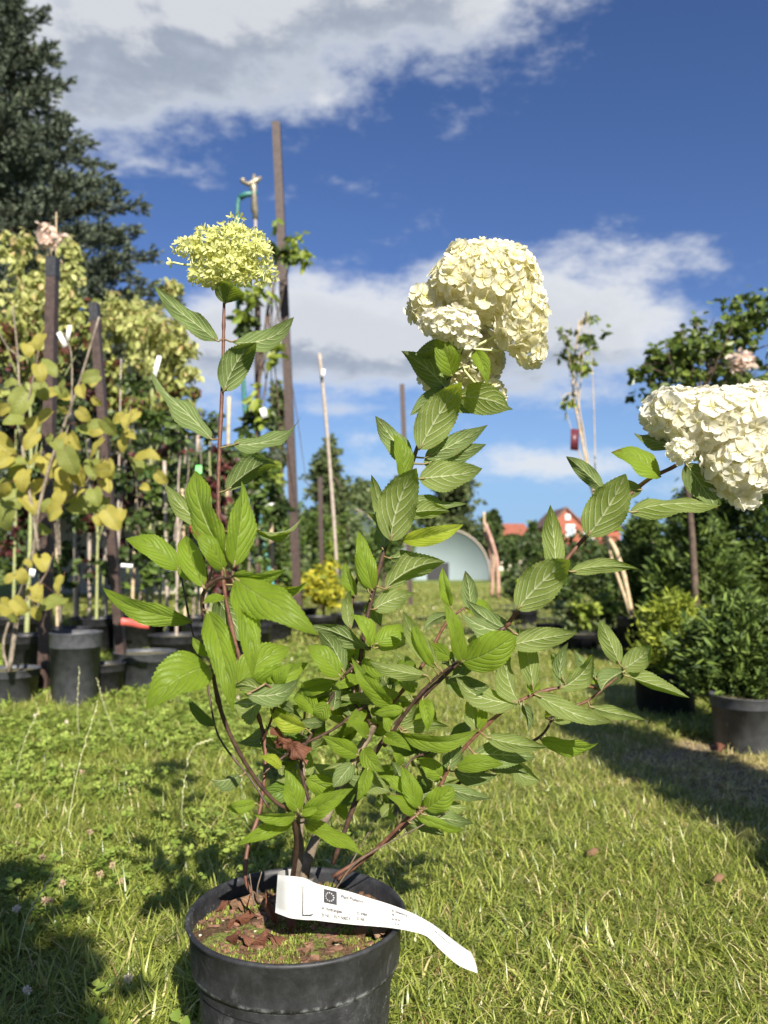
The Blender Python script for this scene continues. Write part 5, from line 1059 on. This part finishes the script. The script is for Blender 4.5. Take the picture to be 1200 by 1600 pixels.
rlab = ['black pot in the dark row just behind the tall grey pot', 'black pot beside the wide mossy one, below the red tag', 'black pot under the large lime leaf of the near shoot', 'black pot in the shade left of the hose', 'black pot at the foot of the green hose', 'black pot in the second row under the white tags',
        'black pot directly behind the leaning post', 'black pot in the shade behind the low black one', 'black pot in the back row left of the hose', 'black pot in front of the golden maple', 'black pot right of the golden maple at the lawn edge', 'black pot at the foot of the tall brown post', 'small far pot at the left edge of the grass path', 'farthest pot on the left edge of the grass path', 'shaded pot left of the golden maple', 'black pot far left behind the cut one']
for (px, by, w, h), lb_ in zip(rowp, rlab): potted_pot(px, by, w, h, lb_, 'pot_dark')
# saplings crowding the left background
sap_col = ['dark leaved', 'maroon leaved', 'deep green', 'mid green', 'purple leaved', 'blackish green']
sap_at = ['behind the tall grey pot', 'just left of the leaning post', 'close behind the leaning post', 'over the wide mossy pot', 'right under the yellow acer dome', 'behind the red dangling tag', 'behind the near shoot tip', 'just left of the flowering stem', 'right of the flowering stem', 'beside the green hose', 'at the very left edge', 'behind the nearest post',
          'between the two near posts', 'under the left part of the acer dome', 'in the back row behind the flowering stem', 'low at the foot of the tall brown post', 'in the back row left of the hose', 'in the back row behind the near shoot', 'in the back row under the acer', 'in the back row between the near posts']
spx = [(95, 1040, 560), (150, 1020, 600), (180, 1035, 560), (215, 1020, 640), (250, 1010, 600), (275, 1045, 660), (300, 1015, 640), (330, 1030, 690), (360, 1000, 700), (385, 1000, 680), (20, 1010, 560), (60, 1005, 600), (120, 990, 620), (200, 990, 640), (320, 990, 700), (420, 975, 740), (345, 980, 720), (275, 985, 680), (230, 975, 660), (160, 978, 640)]
for i, (px, by, tp) in enumerate(spx):
    Y = gY(by); b = P(px, by, Y); b.z = 0; z1 = zat(tp, Y); k = Y/F; r_ = random.Random(40+i); lean = r_.gauss(0, .05)
    tk = [b, b+Vector((lean*.3, 0, z1*.4)), b+Vector((lean, 0, z1))]; lb = []
    for q in range(6):
        f = .30+.70*(q+r_.random()*.7)/6; lb.append(((b.x+lean*f+r_.gauss(0, 12)*k, b.y+r_.gauss(0, .08), z1*f), ((18+r_.random()*16)*k, (18+r_.random()*12)*k, (22+r_.random()*14)*k), 75))
    mt = ['f_dark', 'f_maroon', 'f_dark', 'f_green', 'f_maroon', 'f_dark'][i % 6]
    tree('sapling', b, tk, 3.0*k, [mt], [lb], 'slender '+sap_col[i % 6]+' sapling '+sap_at[i], 'sapling', L=16*k, W=9.5*k, seed=60+i, group='slender saplings crowded behind the left hand posts', trunkmat=['bark_grey', 'greenstem', 'cane_grey'][i % 3], limbs=7)
cn_lab = ['yellow green stem rising under the yellow acer dome', 'grey cane just left of the leaning post at half height', 'short pale cane behind the leaning post', 'pale cane behind the near shoot left of its stem', 'pale cane behind the near shoot, holding a white tag', 'grey cane close left of the flowering stem', 'tall pale cane close right of the flowering stem', 'grey cane above the tall grey pot', 'pale cane under the right part of the acer dome', 'grey cane beside the red dangling tag', 'pale cane left of the green hose', 'grey cane between the nearest and the leaning post']
for i, (px, by, tp) in enumerate([(232, 1020, 560), (167, 1010, 700), (205, 1000, 780), (262, 1030, 720), (290, 1022, 760), (325, 1010, 700), (352, 1000, 620), (118, 1015, 640), (250, 1000, 600), (310, 990, 680), (376, 985, 700), (140, 1000, 680)]):
    Y = gY(by); l_ = random.Random(i).uniform(-10, 10)
    cane([(px, by, Y), (px+l_*.4, (by+tp)/2, Y), (px+l_, tp, Y)], 2.6, cn_lab[i], 'greenstem' if i == 0 else ['bamboo', 'cane_grey'][i % 2], group='thin canes among the crowded saplings on the left')
# acers with hanging yellow leaves
def acer2(px, by, Y, ylob, slob, label, seed, L=.075, mats=('f_acer', 'f_acer_green')):
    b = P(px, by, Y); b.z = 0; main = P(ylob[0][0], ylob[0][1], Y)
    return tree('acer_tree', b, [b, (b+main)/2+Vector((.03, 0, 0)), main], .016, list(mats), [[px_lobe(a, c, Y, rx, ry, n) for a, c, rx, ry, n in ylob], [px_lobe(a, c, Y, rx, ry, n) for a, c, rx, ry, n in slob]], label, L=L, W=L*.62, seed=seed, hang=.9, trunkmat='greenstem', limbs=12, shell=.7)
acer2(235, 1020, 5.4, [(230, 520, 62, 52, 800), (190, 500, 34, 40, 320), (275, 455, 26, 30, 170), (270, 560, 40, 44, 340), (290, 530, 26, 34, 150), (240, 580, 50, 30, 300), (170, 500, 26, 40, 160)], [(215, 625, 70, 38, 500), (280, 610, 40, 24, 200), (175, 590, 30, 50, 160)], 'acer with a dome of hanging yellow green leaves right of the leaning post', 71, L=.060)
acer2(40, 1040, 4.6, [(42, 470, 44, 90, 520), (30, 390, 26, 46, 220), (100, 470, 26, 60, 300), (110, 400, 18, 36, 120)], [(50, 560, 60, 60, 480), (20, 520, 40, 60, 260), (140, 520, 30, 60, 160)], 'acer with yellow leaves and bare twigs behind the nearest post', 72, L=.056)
b = P(90, 1040, 4.8); b.z = 0
tree('acer_tree', b, [b, P(88, 700, 4.8), P(88, 332, 4.8)], .012, ['f_pink', 'f_acer'], [[px_lobe(84, 372, 4.8, 20, 16, 60), px_lobe(74, 352, 4.8, 10, 10, 20)], [px_lobe(92, 420, 4.8, 34, 44, 150), px_lobe(80, 520, 4.8, 30, 50, 90)]], 'slim acer with a pinkish leaf tuft at its tip just above the nearest post', L=.06, W=.042, seed=73, hang=.9, trunkmat='bamboo', limbs=8)
# slim tree behind the tall post
b = P(401, 985, 6.4); b.z = 0
tree('slim_tree', b, [b, P(402, 750, 6.4), P(408, 560, 6.4), P(440, 380, 6.4)], .022, ['f_lime', 'f_dark'], [[px_lobe(455, 378, 6.4, 26, 22, 34), px_lobe(470, 400, 6.4, 20, 16, 22), px_lobe(400, 470, 6.4, 36, 40, 70), px_lobe(425, 540, 6.4, 26, 30, 34), px_lobe(410, 620, 6.4, 24, 40, 34), px_lobe(415, 720, 6.4, 28, 40, 40), px_lobe(430, 352, 6.4, 10, 6, 5)],
      [px_lobe(440, 400, 6.4, 26, 22, 44), px_lobe(395, 500, 6.4, 30, 50, 70), px_lobe(405, 650, 6.4, 36, 60, 80), px_lobe(440, 790, 6.4, 30, 50, 80)]], 'slim young tree with loose green leaves climbing beside the tall brown post', L=.115, W=.058, seed=74, hang=.5, trunkmat='bark_dark', limbs=12, shell=.3)
# near tree with large yellow leaves
yt = thing('yellow_leaved_tree', (P(14, 1090, 3.2).x, 3.2, 0), 'small tree with big bright yellow heart shaped leaves at the left edge, nearest the camera', 'tree')
TW = [[(14, 1050, 3.2), (30, 950, 3.2), (52, 860, 3.15), (60, 800, 3.1), (80, 720, 3.1), (120, 610, 3.05), (155, 495, 3.05)], [(30, 950, 3.2), (70, 900, 3.15), (85, 860, 3.1)], [(60, 860, 3.1), (48, 780, 3.1), (34, 690, 3.15), (28, 560, 3.2), (20, 480, 3.2)], [(80, 720, 3.1), (108, 660, 3.1), (112, 560, 3.1), (100, 520, 3.1)], [(34, 660, 3.1), (50, 600, 3.1), (62, 540, 3.1)], [(60, 800, 3.1), (120, 770, 3.1), (160, 720, 3.05), (205, 700, 3.05)], [(14, 1050, 3.2), (6, 1000, 3.2), (40, 900, 3.2), (60, 830, 3.15)], [(34, 560, 3.2), (10, 540, 3.2), (-10, 500, 3.2)]]
mb = MB(); tws = []
for i, w in enumerate(TW):
    cp = catmull([P(*p) for p in w], 5); rr0 = [.0105, .006, .008, .005, .004, .0045, .007, .004][i]; mb.tube(cp, [rr0*(1-.6*j/len(cp)) for j in range(len(cp))], 7); tws += cp
mb.build('trunk', M['bark_grey'], yt)
YL = [(75, 578, 42), (30, 632, 54), (66, 612, 34), (98, 606, 24), (140, 590, 34), (128, 612, 26), (70, 655, 36), (20, 660, 34), (48, 690, 36), (75, 730, 42), (20, 730, 52), (110, 722, 48), (150, 702, 44), (172, 668, 36), (197, 690, 42), (231, 718, 46), (104, 762, 54), (62, 762, 40), (25, 772, 60), (45, 792, 38), (130, 792, 44), (150, 778, 34), (85, 802, 38), (160, 794, 38), (176, 812, 44), (8, 700, 50), (10, 806, 54), (70, 826, 32), (66, 880, 34), (44, 882, 18), (18, 950, 40), (80, 943, 46), (95, 915, 32), (58, 926, 26), (14, 905, 20),
      (185, 655, 26), (150, 672, 30), (118, 690, 34), (92, 700, 30), (55, 715, 36), (38, 752, 40), (92, 780, 30), (125, 745, 38), (18, 600, 26), (52, 560, 20), (100, 640, 22), (5, 640, 30), (200, 660, 30), (145, 735, 40), (170, 735, 36)]
yr = random.Random(77)
for _ in range(42):
    q = yr.choice(YL[:50]); YL.append((q[0]+yr.gauss(0, 26), q[1]+yr.gauss(0, 26), yr.uniform(18, 34)))
for i, (px, py, s) in enumerate(YL):
    r_ = random.Random(500+i); Y = 3.05+r_.uniform(-.12, .15); c = P(px, py, Y); k = Y/F; an = r_.gauss(0, .75); s = s*.9; dv = Vector((math.sin(an), r_.gauss(0, .35), -math.cos(an))).normalized()
    B = c-dv*s*k*.5; T = c+dv*s*k*.5; at_ = min(tws, key=lambda q: (Vector(q)-B).length); n = Vector((r_.gauss(.1, .55), -1, r_.gauss(.25, .5)))
    add_leaf('leaf', B, T, s*k*r_.uniform(.74, .95), n, M['yleaf' if r_.random() < .68 else 'yleaf2'], yt, Vector(at_) if (Vector(at_)-B).length < .14 else B+Vector((0, .01, .02)), pet=.0011, bow=r_.uniform(.02, .16), fold=r_.uniform(.05, .4), prof='heart', nu=16, nv=3, teeth=.015, seed=i, tip=.08, petmat=M['stem'])
# tags on the left
tagcard(211, 974, 3.3, 44, 11, 8, 'bright red plastic tag strip beside the leaning post', 'red_tag')
tagcard(299, 822, 5.0, 8, 28, -32, 'red tag dangling between the saplings above the near shoot', 'red_tag')
tagcard(310, 740, 5.2, 9, 26, 2, 'bright green plastic tag hanging beside the left flowering stem', 'green_tag')
tagcard(264, 894, 4.6, 22, 8, -30, 'white tag tilted just left of the near shoot', 'white_tag')
tagcard(198, 884, 4.4, 18, 6, 4, 'small white tag on a cane right of the leaning post', 'white_tag')
tagcard(97, 530, 3.4, 7, 26, -28, 'white twisted ribbon tied beside the nearest post, left strand', 'white_tag'); tagcard(107, 520, 3.4, 6, 24, 8, 'white twisted ribbon tied beside the nearest post, right strand', 'white_tag')
tagcard(244, 575, 5.2, 7, 40, 14, 'long white tag hanging under the dome of the yellow acer', 'white_tag')
tagcard(412, 645, 6.3, 9, 16, -16, 'small white tag on the slim tree beside the tall post', 'white_tag')
tagcard(50, 895, 3.1, 9, 12, 10, 'tiny white tag among the lowest yellow leaves', 'white_tag')

# ---------------------------------------------------------------- middle distance, left of the path
def shrub(px, by, wpx, hpx, mats, label, seed, Y=None, Lpx=11, n=900, pot=None, hang=.1, group=None, gen='leaf', lift=0, cat='shrub', **k):
    Y = Y or gY(by); b = P(px, by, Y); b.z = 0; q = Y/F; z0 = lift*q; h = hpx*q; r_ = random.Random(seed); L1 = []; L2 = []
    for i in range(7):
        a = r_.uniform(0, 6.28); rr_ = wpx*q*.24*r_.random()
        l = ((b.x+math.cos(a)*rr_, b.y+math.sin(a)*rr_, z0+h*r_.uniform(.30, .82)), (wpx*q*r_.uniform(.22, .34), wpx*q*.3, h*r_.uniform(.2, .32)), n//7); (L1 if i % 2 or len(mats) == 1 else L2).append(l)
    lobes = [L1] if len(mats) == 1 else [L1, L2]
    return tree('shrub', b, [b, b+Vector((0, 0, z0+h*.3)), b+Vector((.02, 0, z0+h*.75))], 3*q, list(mats), lobes, label, cat, L=Lpx*q, W=Lpx*q*.5, seed=seed, hang=hang, limbs=9, trunkmat='bark_dark', group=group, gen=gen, **k)
shrub(506, 984, 106, 96, ['f_gold', 'f_gold'], 'low golden yellow maple in front of the tall brown post', 81, lift=14, n=1400, Lpx=11)
mids = [(460, 950, 70, 150, 'f_willow', 'grey green willowy shrub behind the golden maple, left'), (555, 940, 76, 150, 'f_willow', 'grey green willowy shrub right of the golden maple'), (600, 930, 60, 110, 'f_green', 'green shrub at the left edge of the grass path'), (490, 930, 80, 150, 'f_green', 'tall loose green shrub under the far pointed tree'),
        (540, 925, 70, 140, 'f_lime', 'lime green shrub between the bare cane and the main stem'), (430, 940, 60, 170, 'f_green', 'green shrub filling the gap right of the sprinkler hose'), (585, 918, 60, 100, 'f_dark', 'dark shrub beside the path in front of the hedge'), (640, 915, 40, 60, 'f_willow', 'small pale shrub just left of the polytunnel')]
for i, (px, by, w, h, mt, lb_) in enumerate(mids): shrub(px, by, w, h, [mt, 'f_green'], lb_, 90+i, n=1000, Lpx=9)
# reddish canes by the polytunnel
cane([(779, 935, 13.), (777, 880, 13.), (768, 845, 13.), (758, 818, 13.)], 2.9, 'left one of two bent pinkish red canes right of the polytunnel', 'pinkcane'); cane([(768, 935, 13.2), (772, 880, 13.2), (766, 860, 13.2), (758, 830, 13.2), (756, 800, 13.2)], 2.0, 'thin pale stick bound to the two bent pinkish canes', 'bamboo')
cane([(768, 930, 13.1), (770, 895, 13.1), (766, 860, 13.1), (757, 830, 13.1)], 2.7, 'right one of two bent pinkish red canes right of the polytunnel', 'pinkcane')

# ---------------------------------------------------------------- right side
mb = MB(); n_ = 28; mb.add([(.98+.40*math.cos(6.2832*k/n_)*(1+.12*math.sin(k*2.3)), 2.38+.62*math.sin(6.2832*k/n_)*(1+.1*math.sin(k*1.7)), .006) for k in range(n_)], [tuple(range(n_))])
M['dry_earth'] = simple('dry_earth', (.13, .09, .055), (.30, .23, .14), .95, 40, .8, .01)
tag(mb.build('bare_earth', M['dry_earth'], smooth=False), kind='structure')
cd_m = simple('ground_fabric', (.035, .035, .045), (.065, .065, .08), .8, 40, .3, .003)
mb = MB(); q = [(1.02, 3.1), (3.6, 3.1), (4.4, 12), (1.45, 12)]; mb.add([(x, y, .004) for x, y in q], [(0, 1, 2, 3)]); tag(mb.build('ground_fabric', cd_m, smooth=False), kind='structure')
mb = MB(); q = [(-4.5, 3.75), (-1.15, 3.75), (-.95, 12), (-7, 12)]; mb.add([(x, y, .004) for x, y in q], [(0, 1, 2, 3)]); tag(mb.build('ground_fabric', cd_m, smooth=False), kind='structure')
rs = [(1010, 1000, 70, 190, 'f_dark', 'dark dense shrub right of the leaning stake', .9), (950, 985, 90, 150, 'f_green', 'mid green shrub behind the red label tree', 1), (880, 975, 90, 110, 'f_green', 'green shrub below the brick house', 1), (820, 960, 80, 100, 'f_willow', 'pale olive shrub right of the pinkish canes', 1), (905, 955, 100, 130, 'f_dark', 'dark shrub behind the big underside leaf', 1),
      (850, 940, 80, 90, 'f_green', 'green shrub in front of the houses', 1), (980, 960, 100, 160, 'f_willow', 'grey green shrub under the long pointed leaf', 1), (1050, 960, 90, 170, 'f_green', 'green shrub behind the stake with the red ribbon', 1), (800, 935, 50, 60, 'f_willow', 'small pale shrub next to the pinkish canes', 1), (1120, 960, 100, 200, 'f_dark', 'tall dark shrub under the white flower on the right', 1)]
for i, (px, by, w, h, mt, lb_, _) in enumerate(rs): shrub(px, by, w, h, [mt, 'f_dark'], lb_, 120+i, n=1100, Lpx=9)
shrub(905, 1010, 84, 64, ['f_lime', 'f_willow'], 'low yellow green shrub sunlit in a black pot beyond the right branch', 140, n=700, Lpx=12, lift=10)
shrub(948, 1000, 60, 64, ['f_lime', 'f_green'], 'second low yellow green shrub just left of the square black pots', 141, n=500, Lpx=12, lift=10)
for (px, by, w, h, lb_) in [(985, 1028, 40, 64, 'tall black pot standing left of the golden conifer'), (1012, 1020, 34, 60, 'black pot half hidden left of the golden conifer'), (905, 1016, 60, 28, 'low black pot of the sunlit yellow green shrub'), (950, 1006, 50, 26, 'low black pot behind the lower right leaves'), (860, 1000, 44, 26, 'black pot at the right edge of the path'), (820, 975, 40, 22, 'farther black pot at the right edge of the path'),
                            (1040, 1112, 92, 66, 'black pot in deep shade under the golden conifer'), (1166, 1166, 100, 84, 'scuffed grey black pot at the right edge under the dark conifer'), (1110, 1090, 80, 70, 'black pot between the golden and the dark conifer'), (1120, 1040, 80, 60, 'black pot in the second row on the right'), (1190, 1060, 80, 60, 'black pot behind the dark conifer')]:
    potted_pot(px, by, w, h, lb_, 'pot_dark' if 'scuffed' not in lb_ else 'pot_bg', top=1.1)
def conifer(px, by, Y, wpx, top, bot, mat, label, seed, n=5200, L=.05, W=.012, group=None, base=None, nm='conifer', lean=0):
    b = base or P(px, by, Y); b = Vector((b.x, b.y, 0)); q = Y/F; z1 = zat(top, Y) if base is None else top; z0 = zat(bot, Y) if base is None else bot; r = wpx*q/2 if base is None else wpx/2; mid = (z0+z1)/2; hh = (z1-z0)/2
    lb = [((b.x, b.y, mid), (r, r, hh), n), ((b.x, b.y, mid+hh*.1), (r*.6, r*.6, hh*1.02), n//3), ((b.x+r*.3, b.y-r*.2, mid-hh*.3), (r*.7, r*.7, hh*.5), n//4)]
    return tree(nm, b, [b, b+Vector((0, 0, mid)), b+Vector((0, 0, z1*.95))], .016, [mat], [lb], label, 'conifer', L=L, W=W, seed=seed, limbs=0, gen='spray', group=group, trunkmat='bark_dark', spread=.085)
conifer(1065, 1112, 3.25, 150, 934, 1060, 'f_thuja_gold', 'low golden green conifer in a black pot at the right', 150, n=4200, L=.045, W=.010)
conifer(1162, 1166, 2.72, 210, 940, 1096, 'f_thuja', 'dark green spreading conifer in the scuffed pot at the right edge', 151, n=6500, L=.042, W=.010)
for i, (px, Y, w, tp, lb_) in enumerate([(1010, 5.6, 90, 800, 'narrow dark thuja left of the tall thuja row'), (1085, 5.0, 100, 770, 'tall dark thuja behind the golden conifer'), (1150, 4.7, 110, 740, 'tall dark thuja under the white flower head'), (1215, 4.4, 120, 720, 'tall dark thuja cut by the right edge'), (1120, 4.2, 100, 830, 'shorter dark thuja between golden and dark conifers'), (1045, 4.4, 80, 868, 'small thuja behind the golden conifer')]):
    conifer(px, 1000, Y, w, tp, 1000, 'f_thuja', lb_, 160+i, n=5200, L=.06, W=.014)
# potted plants nearer than the frame's right edge; their shade falls on the lawn
for i, (x, y, h) in enumerate([(1.18, 1.50, 1.08), (1.24, .85, 1.20), (1.29, .15, 1.05), (1.35, -.55, 1.2)]):
    lb_ = ['first', 'second', 'third', 'fourth'][i]+' potted conifer of the row running out of the picture on the right'
    conifer(0, 0, 2., .38, h, .25, 'f_thuja', lb_, 170+i, base=Vector((x, y, 0)), n=7000, L=.05, W=.014, group='potted conifers beyond the right edge')
    c = Vector((x, y, 0)); o = thing('plant_pot', c, 'black pot under the '+['first', 'second', 'third', 'fourth'][i]+' conifer beyond the right edge', 'plant pot'); mb = MB(); mb.lathe(c, [(0, .002), (.13, .002), (.155, .24), (.165, .24), (.17, .29), (.155, .29), (.15, .26), (0, .26)], 24); mb.build('pot_wall', M['pot_dark'], o)
bb = Vector((-.13, -1.09, 0)); lobes = [((bb.x, bb.y, 1.50), (.33, .33, .33), 6500), ((bb.x-.22, bb.y, 1.32), (.33, .33, .33), 6500), ((bb.x-.1, bb.y, 1.42), (.2, .2, .2), 3500)]  # stand-in for the person at the camera, added to cast their shadow
tree('shrub', bb, [bb, bb+Vector((0, 0, .7)), bb+Vector((0, 0, 1.4))], .02, ['f_green'], [lobes], 'unseen added shrub standing in for the person behind the camera, shading the lower left lawn', 'shrub', L=.085, W=.06, seed=180, limbs=8, shell=.2)
# stakes on the right
cane([(612*0+1044, 930, 5.2), (1052, 860, 5.2), (1054, 803, 5.2)], 4.2, 'pale stake wound with string below a red ribbon on the right', 'bamboo'); tagcard(1058, 803, 5.15, 26, 7, 10, 'red ribbon tied on the pale stake under the right flower', 'red_tag')
cane([(1017, 900, 5.6), (1018, 850, 5.6), (1018, 806, 5.6)], 3., 'pale stake with a white top left of the red ribbon stake', 'cane_grey'); tagcard(1015, 803, 5.55, 16, 12, -12, 'white label on the pale stake left of the red ribbon', 'white_tag')
cane([(988, 962, 5.), (975, 900, 5.), (962, 860, 5.), (950, 840, 5.)], 3.6, 'brown stake leaning left behind the right branch', 'bamboo')
cane([(1100, 900, 5.), (1076, 810, 5.), (1064, 770, 5.)], 2.6, 'thin leaning stick just right of the red ribbon', 'cane_grey')
# slender rose standard with the hanging label
b = P(1000, 1010, 5.2); b.z = 0; k = 5.2/F
tree('slender_rose', b, [b, P(985, 960, 5.2), P(955, 870, 5.2), P(925, 760, 5.2), P(905, 665, 5.2), P(895, 600, 5.2), P(905, 500, 5.2)], .014, ['f_rose', 'f_lime'], [[px_lobe(900, 580, 5.2, 34, 40, 70), px_lobe(930, 530, 5.2, 26, 34, 52), px_lobe(885, 530, 5.2, 22, 34, 40), px_lobe(885, 625, 5.2, 16, 24, 16), px_lobe(918, 496, 5.2, 14, 14, 14)], [px_lobe(892, 634, 5.2, 18, 12, 9), px_lobe(905, 560, 5.2, 40, 50, 20)]],
     'slender bare stemmed rose with a thin tuft of leaves against the clouds', L=.062, W=.036, seed=190, limbs=16, shell=.4, trunkmat='bamboo')
tagcard(898, 687, 5.1, 15, 34, 3, 'dark red printed label hanging from the slender rose', 'maroon_tag', nod=20)
# big rose tree at the right edge
b = P(1092, 1000, 4.1); b.z = 0
rose = [(1120, 540, 60, 52, 420), (1180, 500, 60, 60, 420), (1060, 545, 42, 36, 230), (1080, 590, 50, 46, 280), (1010, 600, 36, 40, 130), (1160, 600, 70, 40, 340), (1030, 560, 34, 26, 110), (1210, 560, 50, 60, 200), (1000, 578, 22, 14, 34)]
tree('rose_tree', b, [b, P(1082, 850, 4.1), P(1074, 740, 4.1), P(1080, 650, 4.1), P(1130, 540, 4.1)], .022, ['f_rose', 'f_pink'], [[px_lobe(a, c, 4.1, rx, ry, n, 55) for a, c, rx, ry, n in rose], [px_lobe(1162, 562, 3.85, 24, 12, 60), px_lobe(1150, 572, 3.85, 10, 8, 20)]], 'broad leafy rose tree with a pale pink bloom at the upper right', L=.052, W=.032, seed=191, limbs=26, shell=.35, trunkmat='bark_dark')

# ---------------------------------------------------------------- small things on the lawn
M['cl_flower'] = simple('clover_flower', (.72, .68, .58), (.62, .48, .38), .7, 600, .2, .001); M['cl_brown'] = simple('withered_clover_flower', (.30, .21, .13), (.44, .33, .22), .8, 600, .2, .001); M['greenstalk'] = simple('green_stalk', (.16, .24, .06), (.26, .32, .10), .6, 50, 0)
cf = [(12, 1078, 0), (30, 1070, 0), (55, 1118, 0), (104, 1128, 0), (112, 1082, 0), (58, 1060, 0), (128, 1206, 1), (28, 1260, 1), (66, 1340, 1), (70, 1408, 1), (26, 1420, 0), (78, 1408, 1), (140, 1300, 1), (156, 1366, 1), (176, 1352, 1), (188, 1378, 1), (42, 1548, 0), (200, 1530, 0), (98, 1380, 1), (372, 1090, 0), (456, 1025, 0), (240, 1620, 1)]
fm = []
def clover_head(seed):
    r = random.Random(seed); V = []; Fs = []
    for i in range(34):
        d = Vector((r.gauss(0, 1), r.gauss(0, 1), r.gauss(.3, 1))).normalized(); q = d.orthogonal().normalized(); e = d.cross(q); L = r.uniform(.005, .0075); w = .0011; b = len(V)
        V += [q*w, e*w, -q*w, d*L+q*w*.8, d*L*1.05+e*w*.8, d*L-q*w*.8]; Fs += [(b, b+1, b+4, b+3), (b+1, b+2, b+5, b+4), (b+2, b, b+3, b+5)]
    return V, Fs
for i, (px, py, br) in enumerate(cf):
    Y = gY(py+22)*.99; c = P(px, py, Y); c.z = max(.045, min(c.z, .075)); V, Fs = clover_head(i)
    o = thing('clover_flower', (c.x, c.y, 0), 'withered brown clover flower head low in the grass on the left' if br else 'white clover flower head standing just above the grass on the left', 'flower', 'withered clover heads in the left lawn' if br else 'white clover heads in the left lawn')
    link('flower_head', mesh([tuple(c+v) for v in V], Fs, M['cl_brown' if br else 'cl_flower'], False, o.location), o); mb = MB(); mb.tube([(c.x, c.y, 0), (c.x+.003, c.y, c.z*.5), c], .0008, 5); mb.build('stalk', M['greenstalk'], o)
# tall seeding grass stalks
M['seedhead'] = simple('seedhead', (.40, .42, .20), (.55, .54, .30), .7, 300, 0)
for i, (x0, y0, x1, y1, Y, lb_) in enumerate([(100, 1340, 152, 1100, 1.75, 'tallest seeding grass stalk rising from the left lawn'), (127, 1190, 124, 1045, 2.6, 'seeding grass stalk in front of the tall grey pot'), (185, 1150, 152, 1062, 2.7, 'bending grass stalk right of the tall grey pot'), (290, 1345, 293, 1190, 1.7, 'thin grass stalk left of the black pot'), (292, 1190, 328, 1156, 1.9, 'bent grass stalk with a pale seed head beside the thin dark stem'), (25, 1480, 80, 1370, 1.2, 'drooping grass stalk in the dark shade at lower left'), (20, 1240, 60, 1110, 2.2, 'fine grass stalk near the left edge')]):
    a = P(x0, y0, Y); b = P(x1, y1, Y); a.z = min(a.z, .0) if i != 4 else a.z; o = thing('grass_stalk', a, lb_, 'grass stalk'); m3 = (a+b)/2+Vector((-.01, 0, .01)); cp = catmull([a, m3, b], 8); mb = MB(); mb.tube(cp, [.0009]*9+[.0007]*(len(cp)-9), 5); mb.build('stalk', M['seedhead'], o)
    mb = MB(); n = len(cp)
    for j in range(int(n*.55), n):
        p = Vector(cp[j]); d = (Vector(cp[min(j+1, n-1)])-Vector(cp[j-1])).normalized(); s = d.orthogonal().normalized()*(1 if j % 2 else -1)*.0026
        mb.tube([p, p+s*.7+d*.004, p+s+d*.009], [.0006, .0014, .0003], 5)
    mb.build('seed_head', M['seedhead'], o)
for i, (px, py, L, lb_) in enumerate([(916, 1345, .030, 'small tan dead leaf on the sunny grass right of the plant'), (1115, 1385, .026, 'tan dead leaf on the grass at the far right'), (1110, 1180, .06, 'red brown leaf on the bare strip before the right pots')]):
    Y = gY(py); B = P(px, py, Y); B.z = .03; T = B+Vector((L, L*.4, .006)); o = add_leaf('dead_leaf', B, T, L*.6, Vector((0, -.5, 1)), M['dead2' if i != 2 else 'dead'], None, bow=.2, fold=.4, curl=.8, wave=.1, nu=12, nv=3, seed=i); tag(o, lb_, 'dead leaf', 'dead leaves on the lawn')
